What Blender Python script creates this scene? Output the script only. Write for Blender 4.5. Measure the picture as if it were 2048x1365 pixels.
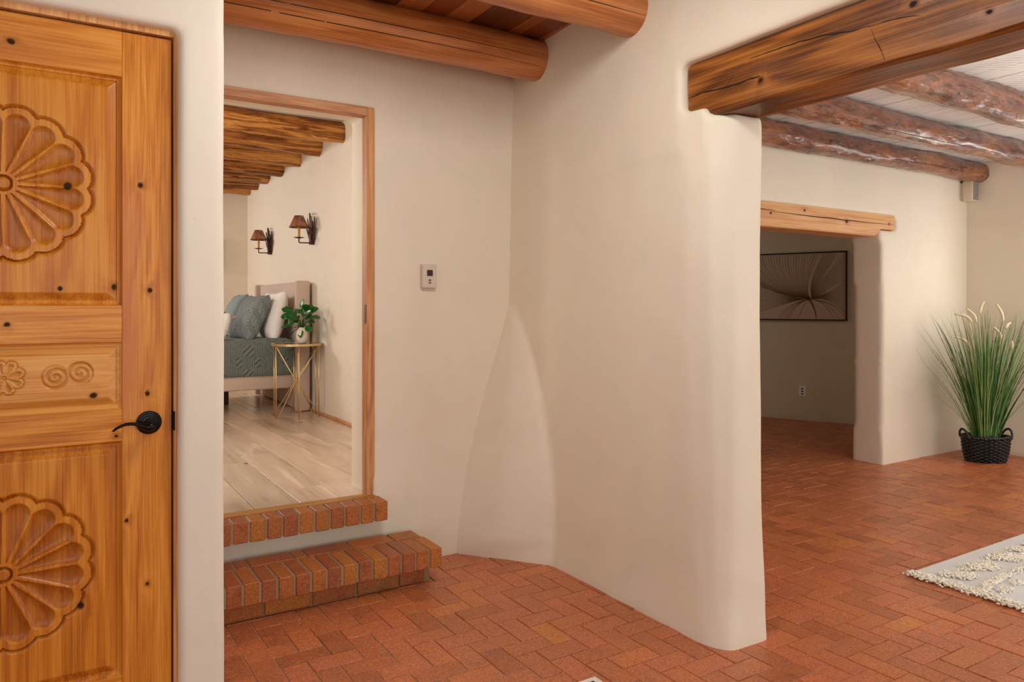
import bpy, bmesh, math, random
from mathutils import Vector, Matrix, noise
random.seed(7)
PI = math.pi
D = bpy.data
C = bpy.context.scene.collection
for o in list(D.objects):
    D.objects.remove(o)

# ---------------------------------------------------------------- camera
FPX, CX, HY, H = 1480., 1024., 614., 1.25
yaw = math.atan((CX - 90) / FPX)
cam = D.cameras.new('camera'); co = D.objects.new('camera', cam); C.objects.link(co)
cam.sensor_width = 36; cam.lens = FPX * 36 / 2048
cam.shift_y = -(682.5 - HY) / 2048
cam.clip_start = .02; cam.clip_end = 100
co.location = (0, 0, H); co.rotation_euler = (PI / 2, 0, -yaw)
bpy.context.scene.camera = co

# ---------------------------------------------------------------- light
sc = bpy.context.scene
w = D.worlds.new('world'); sc.world = w; w.use_nodes = True
bg = w.node_tree.nodes['Background']
bg.inputs[0].default_value = (1.0, .95, .87, 1); bg.inputs[1].default_value = .5
sc.view_settings.view_transform = 'Standard'; sc.view_settings.look = 'None'
sc.view_settings.exposure = -.1; sc.view_settings.gamma = 1
sc.view_settings.use_curve_mapping = False
sc.cycles.max_bounces = 8; sc.cycles.diffuse_bounces = 5
sc.cycles.use_denoising = True
sc.cycles.sample_clamp_indirect = 6


def area(name, loc, target, sx, sy, power, col=(1, .96, .9)):
    l = D.lights.new(name, 'AREA'); l.shape = 'RECTANGLE'; l.size = sx; l.size_y = sy
    l.energy = power; l.color = col
    o = D.objects.new(name, l); C.objects.link(o); o.location = loc
    o.rotation_euler = (Vector(target) - Vector(loc)).to_track_quat('-Z', 'Y').to_euler()
    return o


area('daylight_entry', (-.2, -2.8, 1.6), (1.1, 3, 1.3), 3.2, 2.0, 41, (1, .98, .95))
area('daylight_foyer_side', (-2.6, .6, 1.7), (2, 1.9, 1.0), 1.8, 1.8, 12, (1, .98, .95))
area('foyer_top_fill', (1.1, 1.45, 2.5), (1.3, 2.4, 0), .5, .5, 19, (1, .97, .92))  # unseen fill light added to brighten the deep foyer from above
area('foyer_inner_fill', (.85, 2.62, 2.46), (1.55, 2.9, .5), .35, .35, 1.2, (1, .97, .92))  # added fill hidden between the logs, lifts back wall but not door wall
area('daylight_living_window', (4.6, -2.0, 1.3), (5.2, 2.2, 1.75), 2.6, 1.5, 21, (1, .98, .96))
area('living_low_fill', (4.7, -2.1, .55), (5.0, 1.5, 2.6), 2.6, .8, 30, (1, .99, .97))  # added low fill aimed upwards to brighten the white boards
area('living_ceiling_fill', (4.6, 0, 1.3), (4.6, .25, 2.5), .5, .5, 48, (1, .99, .97))  # second added fill, no real lamp, brightens the living room ceiling
area('daylight_living_side_window', (6.98, 2.1, 1.5), (5.9, 3.2, 1.2), .5, .9, 13, (1, .98, .95))
area('daylight_bedroom_window', (-.8, 8.45, 2.25), (1.9, 6.1, 1.3), .6, .6, 42, (1, .98, .95))
area('daylight_bedroom_side', (-.6, 4.1, 1.9), (1.9, 6.6, 1.4), 1.0, 1.4, 31, (1, .98, .95))
area('hall_fill', (4.9, 6.2, 2.38), (6.4, 5.6, 0.9), .5, .5, 7.5, (1, .95, .84))  # unseen area light that brightens the hall wall

# ---------------------------------------------------------------- helpers


def tag(o, label=None, cat=None, group=None, kind=None):
    if label: o['label'] = label
    if cat: o['category'] = cat
    if group: o['group'] = group
    if kind: o['kind'] = kind
    return o


def thing(name, label, cat, loc=(0, 0, 0), rz=0, group=None, kind=None):
    o = D.objects.new(name, None); C.objects.link(o); o.empty_display_size = .05
    o.location = loc; o.rotation_euler = (0, 0, rz)
    return tag(o, label, cat, group, kind)


def obj(name, bm, mats, parent=None, smooth=False, angle=None):
    if not isinstance(mats, (list, tuple)): mats = [mats]
    bm.normal_update()
    me = D.meshes.new(name); bm.to_mesh(me); bm.free()
    for m in mats: me.materials.append(m)
    if smooth or angle:
        for p in me.polygons: p.use_smooth = True
    o = D.objects.new(name, me); C.objects.link(o)
    if parent: o.parent = parent
    if angle:
        try: me.set_sharp_from_angle(angle=angle)
        except Exception: pass
    return o


def BM(): return bmesh.new()


def setrnd(bm, faces, v):
    lay = bm.faces.layers.float.get('rnd') or bm.faces.layers.float.new('rnd')
    for f in faces: f[lay] = v


def box(bm, x0, x1, y0, y1, z0, z1, mi=0, rnd=None, bev=0, seg=1):
    if rnd is not None and bm.faces.layers.float.get('rnd') is None: bm.faces.layers.float.new('rnd')
    v = [bm.verts.new(p) for p in ((x0, y0, z0), (x1, y0, z0), (x1, y1, z0), (x0, y1, z0),
                                   (x0, y0, z1), (x1, y0, z1), (x1, y1, z1), (x0, y1, z1))]
    fs = [bm.faces.new([v[i] for i in q]) for q in
          ((3, 2, 1, 0), (4, 5, 6, 7), (0, 1, 5, 4), (1, 2, 6, 5), (2, 3, 7, 6), (3, 0, 4, 7))]
    for f in fs: f.material_index = mi
    if rnd is not None: setrnd(bm, fs, rnd)
    if bev:
        es = list({e for f in fs for e in f.edges})
        r = bmesh.ops.bevel(bm, geom=es, offset=bev, segments=seg, affect='EDGES', profile=.5)
        if rnd is not None: setrnd(bm, r['faces'], rnd)
        for f in r['faces']: f.material_index = mi
    return v


def prism(bm, levels, cap=True):
    """levels: list of (z, [(x, y), ...]) rings with equal counts"""
    rings = [[bm.verts.new((x, y, z)) for x, y in pts] for z, pts in levels]
    n = len(rings[0])
    for a, b in zip(rings, rings[1:]):
        for i in range(n):
            bm.faces.new((a[i], a[(i + 1) % n], b[(i + 1) % n], b[i]))
    bm.faces.new(rings[0][::-1]); bm.faces.new(rings[-1])


def tube(bm, pts, r, seg=8, closed=False, mi=0, flat=1.0, caps=True):
    pts = [Vector(p) for p in pts]; n = len(pts)
    rr = r if isinstance(r, (list, tuple)) else [r] * n
    up = None; rings = []
    for i, p in enumerate(pts):
        if closed: t = (pts[(i + 1) % n] - pts[i - 1])
        else: t = pts[min(i + 1, n - 1)] - pts[max(i - 1, 0)]
        t = t.normalized() if t.length > 1e-9 else Vector((0, 0, 1))
        if up is None:
            up = Vector((0, 0, 1)) if abs(t.z) < .9 else Vector((1, 0, 0))
        u = (up - t * up.dot(t))
        u = u.normalized() if u.length > 1e-6 else t.orthogonal().normalized()
        up = u; v = t.cross(u)
        rings.append([bm.verts.new(p + (u * math.cos(a) * flat + v * math.sin(a)) * rr[i])
                      for a in (2 * PI * k / seg for k in range(seg))])
    m = n if closed else n - 1
    for i in range(m):
        a, b = rings[i], rings[(i + 1) % n]
        for k in range(seg):
            f = bm.faces.new((a[k], a[(k + 1) % seg], b[(k + 1) % seg], b[k])); f.material_index = mi
    if not closed and caps:
        f = bm.faces.new(rings[0][::-1]); f.material_index = mi
        f = bm.faces.new(rings[-1]); f.material_index = mi
    return rings


def lathe(bm, prof, c=(0, 0, 0), seg=32, axis='Z', mi=0, sx=1, sy=1):
    c = Vector(c); rings = []
    for r, z in prof:
        ring = []
        for k in range(seg):
            a = 2 * PI * k / seg
            p = Vector((r * math.cos(a) * sx, r * math.sin(a) * sy, z))
            if axis == 'Y': p = Vector((p.x, -z, p.y))
            ring.append(bm.verts.new(c + p))
        rings.append(ring)
    for a, b in zip(rings, rings[1:]):
        for k in range(seg):
            f = bm.faces.new((a[k], a[(k + 1) % seg], b[(k + 1) % seg], b[k])); f.material_index = mi
    f = bm.faces.new(rings[0][::-1]); f.material_index = mi
    f = bm.faces.new(rings[-1]); f.material_index = mi


def bake(o):
    """freeze the modifiers into the mesh"""
    dg = bpy.context.evaluated_depsgraph_get(); dg.update()
    me = D.meshes.new_from_object(o.evaluated_get(dg)); me.name = o.name
    o.modifiers.clear(); o.data = me
    for p in me.polygons: p.use_smooth = True


def adobe(name, bm, mat, vox=.016, it=8, wav=.006, kind='structure'):
    bmesh.ops.recalc_face_normals(bm, faces=bm.faces)
    o = obj(name, bm, mat)
    m = o.modifiers.new('r', 'REMESH'); m.mode = 'VOXEL'; m.voxel_size = vox; m.use_smooth_shade = True
    s = o.modifiers.new('s', 'SMOOTH'); s.iterations = it; s.factor = .5
    bake(o)
    for v in o.data.vertices:
        c = v.co
        n = noise.noise_vector(c * 1.7) * wav + noise.noise_vector(c * 6.0) * (wav * .25)
        v.co = c + n
    o['kind'] = kind
    return o


# ---------------------------------------------------------------- materials
class NT:
    def __init__(s, name):
        s.m = D.materials.new(name); s.m.use_nodes = True; s.t = s.m.node_tree
        s.b = s.t.nodes['Principled BSDF']; s.out = s.t.nodes['Material Output']
        s._o = None

    def n(s, typ, **kw):
        nd = s.t.nodes.new(typ)
        for k, v in kw.items():
            if k.startswith('i_'):
                nd.inputs[int(k[2:])].default_value = v
            else: setattr(nd, k, v)
        return nd

    def l(s, a, b): s.t.links.new(a, b)

    def obj(s):
        if not s._o: s._o = s.n('ShaderNodeTexCoord').outputs['Object']
        return s._o

    def mapping(s, scale=(1, 1, 1), loc=(0, 0, 0), src=None, rot=(0, 0, 0)):
        m = s.n('ShaderNodeMapping'); m.inputs['Scale'].default_value = scale
        m.inputs['Location'].default_value = loc; m.inputs['Rotation'].default_value = rot
        s.l(src or s.obj(), m.inputs['Vector']); return m.outputs[0]

    def noise(s, src, scale, detail=4, rough=.55, dist=0):
        n = s.n('ShaderNodeTexNoise'); n.inputs['Scale'].default_value = scale
        n.inputs['Detail'].default_value = detail; n.inputs['Roughness'].default_value = rough
        n.inputs['Distortion'].default_value = dist
        s.l(src, n.inputs['Vector']); return n.outputs['Fac']

    def ramp(s, fac, stops):
        r = s.n('ShaderNodeValToRGB'); e = r.color_ramp.elements
        while len(e) < len(stops): e.new(.5)
        for el, (p, c) in zip(e, stops):
            el.position = p; el.color = (c[0], c[1], c[2], 1) if hasattr(c, '__len__') else (c, c, c, 1)
        s.l(fac, r.inputs[0]); return r.outputs[0]

    def math(s, op, a, b=None, c=None, clamp=False):
        m = s.n('ShaderNodeMath', operation=op); m.use_clamp = clamp
        for i, v in enumerate((a, b, c)):
            if v is None: continue
            if isinstance(v, (int, float)): m.inputs[i].default_value = v
            else: s.l(v, m.inputs[i])
        return m.outputs[0]

    def mix(s, fac, a, b, mode='MIX'):
        m = s.n('ShaderNodeMix', data_type='RGBA', blend_type=mode)
        for i, v in ((0, fac), (6, a), (7, b)):
            if isinstance(v, (int, float)): m.inputs[i].default_value = v
            elif isinstance(v, tuple): m.inputs[i].default_value = (*v[:3], 1)
            else: s.l(v, m.inputs[i])
        return m.outputs[2]

    def add(s, a, b):
        m = s.n('ShaderNodeVectorMath', operation='ADD')
        for i, v in enumerate((a, b)):
            if isinstance(v, tuple): m.inputs[i].default_value = v
            else: s.l(v, m.inputs[i])
        return m.outputs[0]

    def attr(s, name='rnd'):
        a = s.n('ShaderNodeAttribute'); a.attribute_name = name; return a.outputs['Fac']

    def orand(s): return s.n('ShaderNodeObjectInfo').outputs['Random']

    def rndvec(s, f, k=37.):
        c = s.n('ShaderNodeCombineXYZ')
        s.l(s.math('MULTIPLY', f, k), c.inputs[0]); s.l(s.math('MULTIPLY', f, k * 1.7), c.inputs[1])
        s.l(s.math('MULTIPLY', f, k * 2.3), c.inputs[2]); return c.outputs[0]

    def bump(s, h, strength=.3, dist=.005, prev=None):
        b = s.n('ShaderNodeBump'); b.inputs['Strength'].default_value = strength
        b.inputs['Distance'].default_value = dist; s.l(h, b.inputs['Height'])
        if prev is not None: s.l(prev, b.inputs['Normal'])
        return b.outputs[0]

    def set(s, col=None, rough=None, metal=None, normal=None, **kw):
        for k, v in (('Base Color', col), ('Roughness', rough), ('Metallic', metal), ('Normal', normal)):
            if v is None: continue
            if isinstance(v, (int, float)): s.b.inputs[k].default_value = v
            elif isinstance(v, tuple): s.b.inputs[k].default_value = (*v[:3], 1)
            else: s.l(v, s.b.inputs[k])
        for k, v in kw.items(): s.b.inputs[k.replace('_', ' ')].default_value = v
        return s.m


def sr(r, g, b):
    f = lambda c: (c / 255 / 12.92) if c / 255 <= .04045 else ((c / 255 + .055) / 1.055) ** 2.4
    return (f(r), f(g), f(b))


def plaster(name, c, var=.06):
    m = NT(name); o = m.obj()
    n1 = m.noise(o, 1.3, 5, .6, .6); n2 = m.noise(o, 5, 5, .6, .4)
    a = tuple(x * (1 - var) for x in c); b = tuple(min(1, x * (1 + var)) for x in c)
    g = (c[0] * .93, c[1] * .965, c[2] * .90); p = (c[0] * 1.01, c[1] * .955, c[2] * .94)
    c1 = m.ramp(n1, [(.35, a), (.65, b)])
    c2 = m.ramp(n2, [(.3, g), (.5, c), (.7, p)])
    col = m.mix(.5, c1, c2)
    pits = m.n('ShaderNodeTexVoronoi'); pits.inputs['Scale'].default_value = 4.5; m.l(o, pits.inputs['Vector'])
    spot = m.ramp(pits.outputs['Distance'], [(.008, .55), (.014, 1.)])
    col = m.mix(1., col, spot, 'MULTIPLY')
    bn = m.bump(m.noise(o, 9, 4, .6, .8), .25, .006)
    bn = m.bump(m.noise(o, 60, 3, .6), .12, .001, bn)
    return m.set(col, .62, normal=bn)


def wood(name, dark, mid, light, axis='Z', gs=26., rough=.4, knots=(), kplane='XZ', rndattr=False,
         orand=False, bump=.12, contrast=1., vor=0, vscale=(1, 1, 1), coat=0, pink=None, ksz=.11, stain=None):
    m = NT(name); o = m.obj()
    src = o
    if orand: src = m.add(src, m.rndvec(m.orand()))
    if rndattr: src = m.add(src, m.rndvec(m.attr()))
    st = {'X': (.07, 1, 1), 'Y': (1, .07, 1), 'Z': (1, 1, .07)}[axis]
    v = m.mapping(st, src=src)
    warp = None
    kmask = None
    if knots:
        kn = m.math('MULTIPLY_ADD', m.noise(o, 60, 3), 1.3, .5)
        sep = m.n('ShaderNodeSeparateXYZ'); m.l(o, sep.inputs[0])
        U = sep.outputs['X' if kplane[0] == 'X' else 'Y']; W = sep.outputs['Z']
        for (kx, kz, kr) in knots:
            kr *= .78
            du = m.math('SUBTRACT', U, kx); dv = m.math('SUBTRACT', W, kz)
            if axis == 'Z': dv = m.math('MULTIPLY', dv, .8)
            else: du = m.math('MULTIPLY', du, .8)
            d = m.math('MULTIPLY', m.math('SQRT', m.math('ADD', m.math('MULTIPLY', du, du), m.math('MULTIPLY', dv, dv))), kn)
            k = m.math('DIVIDE', kr, m.math('ADD', d, kr * .3))
            kmask = k if kmask is None else m.math('MAXIMUM', kmask, k)
    n = m.noise(v, gs * .28, 3, .5, .5)
    n2 = m.noise(m.mapping(tuple(1 if q == 1 else .03 for q in st), src=src), gs * 6, 4, .65, .1)
    lo = m.noise(m.mapping(tuple(1 if q == 1 else .2 for q in st), src=src), 3.2, 3, .5)
    rings = m.math('ADD', m.math('MULTIPLY', n, 9.0), m.math('MULTIPLY', lo, 5))
    if kmask is not None: rings = m.math('ADD', rings, m.math('MULTIPLY', kmask, 1.6))
    band = m.math('SINE', m.math('MULTIPLY', rings, 5.5))
    band = m.math('MULTIPLY_ADD', band, .5, .5)
    n3 = m.noise(m.mapping(tuple(1 if q == 1 else .012 for q in st), src=src), gs * 11, 3, .6, 0)
    f = m.math('ADD', m.math('MULTIPLY', band, .17 * contrast), m.math('MULTIPLY', n2, .54))
    f = m.math('ADD', f, m.math('MULTIPLY', lo, .40)); f = m.math('ADD', f, m.math('MULTIPLY_ADD', n3, .5, -.26))
    col = m.ramp(f, [(.36, light), (.56, mid), (.78, dark)])
    if pink:
        pm = m.ramp(m.noise(m.mapping(tuple(1 if q == 1 else .3 for q in st), loc=(3, 5, 2), src=src), 3.5, 3, .5), [(.5, 0.), (.68, .8)])
        col = m.mix(pm, col, pink)
    if rndattr:
        br = m.ramp(m.attr(), [(0, .62), (.5, .95), (1, 1.25)])
        col = m.mix(1., col, br, 'MULTIPLY')
    if stain:
        col = m.mix(m.math('MULTIPLY', m.attr('stain'), .75), col, m.mix(1., col, stain, 'MULTIPLY'))
    h = f
    if vor:
        vo = m.n('ShaderNodeTexVoronoi'); vo.inputs['Scale'].default_value = vor
        m.l(m.mapping(vscale, src=src), vo.inputs['Vector'])
        km = m.ramp(vo.outputs['Distance'], [(ksz * .6, 0.), (ksz, .5), (ksz * 1.5, 1.)])
        col = m.mix(1., col, m.ramp(vo.outputs['Distance'], [(ksz * .5, (.07, .03, .02)), (ksz, (.45, .3, .2)), (ksz * 1.6, (1, 1, 1))]), 'MULTIPLY')
    if kmask is not None:
        kk = m.ramp(m.math('MULTIPLY', kmask, .3), [(.19, 0.), (.25, .55), (.30, 1.)])
        halo = m.ramp(m.math('MULTIPLY', kmask, .3), [(.06, 0.), (.18, .45)])
        col = m.mix(halo, col, tuple(q * .6 for q in mid))
        col = m.mix(kk, col, (.055, .024, .013))
    bn = m.bump(m.math('MULTIPLY', h, -1), bump, .003)
    kw = {}
    mm = m.set(col, rough, normal=bn)
    m.b.inputs['Specular IOR Level'].default_value = .32
    if kmask is not None:
        m.l(m.math('MULTIPLY_ADD', kk, -.31, .32), m.b.inputs['Specular IOR Level'])
        if coat: m.l(m.math('MULTIPLY_ADD', kk, -coat, coat), m.b.inputs['Coat Weight'])
    if coat:
        m.b.inputs['Coat Weight'].default_value = coat; m.b.inputs['Coat Roughness'].default_value = .18
    return mm


def plain(name, c, rough=.5, metal=0, bump=0, bs=80., **kw):
    m = NT(name); nn = m.noise(m.obj(), bs, 3)
    col = m.ramp(nn, [(.3, tuple(x * .93 for x in c)), (.7, tuple(min(1, x * 1.05) for x in c))])
    return m.set(col, rough, metal, m.bump(nn, bump, .002) if bump else None, **kw)


M_wall = plaster('plaster_cream', sr(232, 221, 202))
M_wall_l = plaster('plaster_cream_smooth', sr(232, 222, 206), .02)
M_bed = plaster('plaster_bedroom', sr(238, 226, 208), .03)
M_hall = plaster('plaster_hall', sr(214, 202, 176), .05)
pine = dict(dark=sr(166, 92, 26), mid=sr(210, 130, 42), light=sr(230, 158, 68))
M_stile = wood('pine_vertical', axis='Z', rough=.36, coat=.10, pink=sr(194, 112, 62),
               knots=[(.231, 1.598, .010), (.256, 1.298, .009), (.249, 1.0, .009), (.196, .643, .007), (.249, .453, .006)], **pine)
M_rail = wood('pine_horizontal', axis='X', rough=.36, coat=.10, pink=sr(188, 104, 58),
              knots=[(-.075, 1.952, .012), (-.085, 1.203, .010), (.17, .885, .007)], **pine)
pine2 = dict(dark=sr(160, 86, 20), mid=sr(200, 118, 30), light=sr(220, 146, 52))
pine3 = dict(dark=sr(184, 112, 42), mid=sr(216, 146, 66), light=sr(232, 168, 88))
M_panel = wood('pine_panel', axis='Z', stain=(.62, .50, .42), rough=.36, coat=.10, gs=20,
               knots=[(.035, 1.30, .009), (.052, 1.582, .016), (.084, .423, .012), (.165, 1.306, .011)], **pine2)
M_panelh = wood('pine_panel_horizontal', axis='X', stain=(.62, .50, .42), rough=.36, coat=.10, gs=18, contrast=.7,
                knots=[(.114, 1.003, .012)], **pine3)
M_case = wood('pine_casing', sr(170, 110, 60), sr(214, 154, 96), sr(232, 180, 124), axis='Z', rough=.5)
M_frame = wood('frame_wood', sr(168, 108, 66), sr(208, 148, 98), sr(222, 172, 122), axis='Z', rough=.5)
M_frameh = wood('frame_wood_horizontal', sr(168, 112, 76), sr(206, 150, 108), sr(220, 170, 128), axis='X', rough=.5)
M_sill = wood('threshold_wood', sr(120, 76, 30), sr(176, 122, 56), sr(200, 150, 84), axis='X', rough=.4)
M_log = wood('smooth_log', sr(150, 84, 36), sr(194, 120, 60), sr(214, 146, 88), axis='X', rough=.36, orand=True,
             bump=.25, coat=.2, pink=sr(192, 124, 88), vor=5.0, vscale=(.45, 1.3, 1.3), ksz=.085, gs=18)
M_logb = wood('bedroom_log', sr(104, 56, 20), sr(178, 110, 46), sr(220, 158, 84), axis='X', rough=.42, orand=True,
              bump=.9, vor=7.0, vscale=(.4, 1.5, 1.5), ksz=.13, gs=22, contrast=1.5)
M_beam = wood('hewn_beam', sr(86, 45, 16), sr(140, 82, 30), sr(172, 108, 46), axis='Y', rough=.45, bump=.7, gs=15,
              contrast=1.5, knots=[(1.72, 2.04, .012), (1.18, 2.12, .014), (.98, 2.03, .010)], kplane='YZ', coat=.15)
M_lintel = wood('lintel_pine', sr(170, 110, 64), sr(208, 150, 98), sr(226, 176, 124), axis='X', rough=.5, gs=14,
                knots=[(4.25, 1.90, .013), (4.62, 1.945, .012), (5.12, 1.895, .017), (5.68, 1.91, .010)], contrast=.6)


def rough_log():
    m = NT('peeled_log'); o = m.add(m.obj(), m.rndvec(m.orand()))
    v = m.mapping((.35, 1, 1), src=o)
    vo = m.n('ShaderNodeTexVoronoi'); vo.inputs['Scale'].default_value = 34; m.l(m.mapping((.3, 1, 1), src=o), vo.inputs['Vector'])
    n = m.noise(v, 26, 6, .65, 1.0); n2 = m.noise(v, 7, 4, .6)
    f = m.math('ADD', m.math('MULTIPLY', n, .6), m.math('MULTIPLY', n2, .45))
    col = m.ramp(f, [(.34, sr(66, 36, 26)), (.5, sr(118, 68, 48)), (.62, sr(150, 92, 64)), (.75, sr(178, 120, 84))])
    col = m.mix(m.ramp(m.noise(o, 3.2, 3), [(.5, 0.), (.7, .6)]), col, sr(186, 118, 60))
    k = m.n('ShaderNodeTexVoronoi'); k.inputs['Scale'].default_value = 8; m.l(m.mapping((.8, 1.2, 1.2), src=o), k.inputs['Vector'])
    col = m.mix(1., col, m.ramp(k.outputs['Distance'], [(.07, (.08, .04, .03)), (.12, (1, 1, 1))]), 'MULTIPLY')
    chip = m.n('ShaderNodeTexVoronoi'); chip.inputs['Scale'].default_value = 17; m.l(m.mapping((.45, 1, 1), src=m.add(v, m.rndvec(n, .02))), chip.inputs['Vector'])
    b = m.bump(vo.outputs['Distance'], .8, .010)
    b = m.bump(chip.outputs['Distance'], .9, .022, b)
    b = m.bump(n, .9, .012, b)
    ck = m.noise(m.mapping((.25, 1, 1), src=o), 30, 3, .5)
    col = m.mix(1., col, m.ramp(ck, [(.30, (.18, .12, .10)), (.36, (1, 1, 1))]), 'MULTIPLY')
    return m.set(col, m.ramp(n2, [(.3, .22), (.7, .36)]), normal=b, Coat_Weight=.5, Coat_Roughness=.22)


M_rough = rough_log()


def brickmat(name, stops, rough=.42, scale=1.0, dark=.5, coat=0):
    m = NT(name); r = m.attr(); o = m.add(m.obj(), m.rndvec(r, 11.))
    base = m.ramp(r, stops)
    n = m.noise(o, 14, 5, .6, .5); n2 = m.noise(o, 70, 5, .7); n3 = m.noise(m.obj(), 1.6, 3)
    col = m.mix(m.ramp(n, [(.35, 0.), (.7, .75)]), base, m.mix(.6, base, sr(196, 112, 46)))
    col = m.mix(m.ramp(n, [(.22, .7), (.42, 0.)]), col, m.mix(.6, base, sr(84, 46, 30)))
    col = m.mix(m.ramp(n3, [(.4, .28), (.6, 0.)]), col, m.mix(.5, base, sr(96, 50, 30)))
    n5 = m.noise(o, 150, 3, .7)
    col = m.mix(1., col, m.ramp(n5, [(.34, .66), (.5, 1.06), (.66, 1.38)]), 'MULTIPLY')
    col = m.mix(1., col, m.ramp(n2, [(.32, .84), (.68, 1.12)]), 'MULTIPLY')
    pit = m.n('ShaderNodeTexVoronoi'); pit.inputs['Scale'].default_value = 160 * scale; m.l(o, pit.inputs['Vector'])
    patch = m.noise(m.obj(), 5, 3)
    pm = m.math('MULTIPLY', m.ramp(pit.outputs['Distance'], [(.12, 1.), (.25, 0.)]), m.ramp(patch, [(.45, .15), (.7, .8)]))
    col = m.mix(pm, col, sr(52, 28, 18))
    spk = m.n('ShaderNodeTexVoronoi'); spk.inputs['Scale'].default_value = 42; m.l(o, spk.inputs['Vector'])
    col = m.mix(m.ramp(spk.outputs['Distance'], [(.05, .8), (.08, 0.)]), col, sr(214, 176, 150))
    b = m.bump(n2, .35, .0015); b = m.bump(n, .25, .004, b)
    return m.set(col, m.ramp(n, [(.3, rough - .07), (.7, rough + .1)]), normal=b, Coat_Weight=coat, Coat_Roughness=.3)


M_brick = brickmat('floor_brick', [(0, sr(164, 92, 58)), (.18, sr(178, 102, 66)), (.5, sr(190, 112, 72)), (.8, sr(196, 110, 76)), (.96, sr(198, 118, 68)), (1, sr(208, 128, 62))], .40, coat=.12)
M_stepbrick = brickmat('step_brick', [(0, sr(140, 76, 48)), (.3, sr(158, 84, 48)), (.5, sr(168, 96, 44)), (.8, sr(184, 112, 40)), (1, sr(148, 98, 50))], .45)
M_mortar = plain('floor_mortar', sr(178, 136, 108), .8, bump=.4)
M_mortar2 = plain('step_mortar', sr(156, 128, 96), .9, bump=.6, bs=120.)


def plankmat(name, stops, axis='Y', rough=.4):
    m = NT(name); r = m.attr(); o = m.add(m.obj(), m.rndvec(r, 23.))
    st = (1, .08, 1) if axis == 'Y' else (.08, 1, 1)
    n = m.noise(m.mapping(st, src=o), 20, 5, .6, 1.2)
    b = m.ramp(r, stops)
    col = m.mix(m.ramp(n, [(.3, .55), (.6, 0.)]), b, m.mix(1., b, (.55, .5, .48), 'MULTIPLY'))
    return m.set(col, rough, normal=m.bump(n, .2, .002))


M_ceil = plankmat('ceiling_plank_red', [(0, sr(92, 40, 16)), (.4, sr(132, 66, 28)), (.7, sr(166, 94, 48)), (1, sr(178, 112, 60))])


def whiteplank():
    m = NT('ceiling_plank_white'); r = m.attr(); o = m.add(m.obj(), m.rndvec(r, 23.))
    # saw arcs: rings around a far centre on each plank
    wv = m.n('ShaderNodeTexWave', wave_type='RINGS', rings_direction='SPHERICAL'); wv.inputs['Scale'].default_value = 9
    wv.inputs['Distortion'].default_value = 2.5; wv.inputs['Detail'].default_value = 2
    m.l(m.mapping((1, 1, 0), src=o), wv.inputs['Vector'])
    n = m.noise(m.mapping((1, .2, 1), src=o), 14, 5, .6)
    col = m.ramp(n, [(.25, sr(226, 224, 216)), (.5, sr(244, 242, 236)), (.75, sr(250, 249, 244))])
    col = m.mix(.5, col, m.mix(1., col, m.ramp(r, [(0, .88), (1, 1.08)]), 'MULTIPLY'))
    b = m.bump(wv.outputs['Fac'], .5, .003); b = m.bump(n, .3, .003, b)
    return m.set(col, .5, normal=b)


M_ceilw = whiteplank()


def lamfloor():
    m = NT('bedroom_floor_plank'); r = m.attr(); o = m.add(m.obj(), m.rndvec(r, 13.))
    v = m.mapping((1, .12, 1), src=o)
    n = m.noise(v, 6, 5, .6, .7); n2 = m.noise(v, 40, 4, .6)
    col = m.ramp(n, [(.30, sr(180, 154, 134)), (.46, sr(214, 188, 164)), (.62, sr(226, 200, 176)), (.70, sr(246, 224, 198))])
    col = m.mix(.35, col, m.mix(1., col, m.ramp(r, [(0, .6), (1, 1.25)]), 'MULTIPLY'))
    vo = m.n('ShaderNodeTexVoronoi'); vo.inputs['Scale'].default_value = 4; m.l(m.mapping((1.2, .6, 1), src=o), vo.inputs['Vector'])
    col = m.mix(m.ramp(vo.outputs['Distance'], [(.05, .75), (.1, 0.)]), col, sr(88, 66, 56))
    return m.set(col, .22, normal=m.bump(n2, .05, .001))


M_lam = lamfloor()
M_dark = plain('dark_gap', sr(40, 24, 14), .9)
M_black = plain('dark_bronze', sr(34, 30, 28), .28, .8)
M_iron = plain('rust_brown_iron', sr(84, 52, 40), .5, .5, .3, 60)
M_white = plain('white_plastic', sr(214, 200, 184), .4)
M_screen = plain('dark_screen', sr(52, 42, 30), .2)
M_btn = plain('grey_button', sr(110, 92, 78), .4)
M_grill = plain('grey_grille', sr(142, 134, 126), .6, 0, .5, 900)
M_offw = plain('speaker_cream', sr(220, 208, 184), .4)
M_gold = plain('champagne_gold', sr(226, 198, 150), .3, .8)
M_glass = NT('smoked_glass').set(sr(60, 54, 50), .04, 0, None, Coat_Weight=.5)
M_vase = plain('cream_ceramic', sr(246, 234, 214), .35)
M_leaf = plain('glossy_green_leaf', sr(28, 96, 34), .3, 0, .2, 40)
M_linen = plain('beige_upholstery', sr(206, 184, 168), .85, 0, .3, 500)
M_whitef = plain('white_cotton', sr(252, 246, 242), .85, 0, .25, 60)
M_wick = plain('black_wicker', sr(30, 29, 28), .38, 0, .3, 200)
M_candle = plain('amber_candle_sleeve', sr(206, 150, 50), .5)
M_tass = plain('brown_tassel', sr(120, 72, 50), .8)
M_tassp = plain('blush_tassel', sr(214, 166, 140), .8)
M_metalgrey = plain('steel_plate', sr(112, 106, 102), .35, .9)
M_artline = plain('art_line_brown', sr(122, 98, 70), .8)
M_art = plain('art_ground_taupe', sr(196, 176, 158), .8)
M_artfr = plain('black_picture_frame', sr(24, 16, 14), .5)


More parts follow.
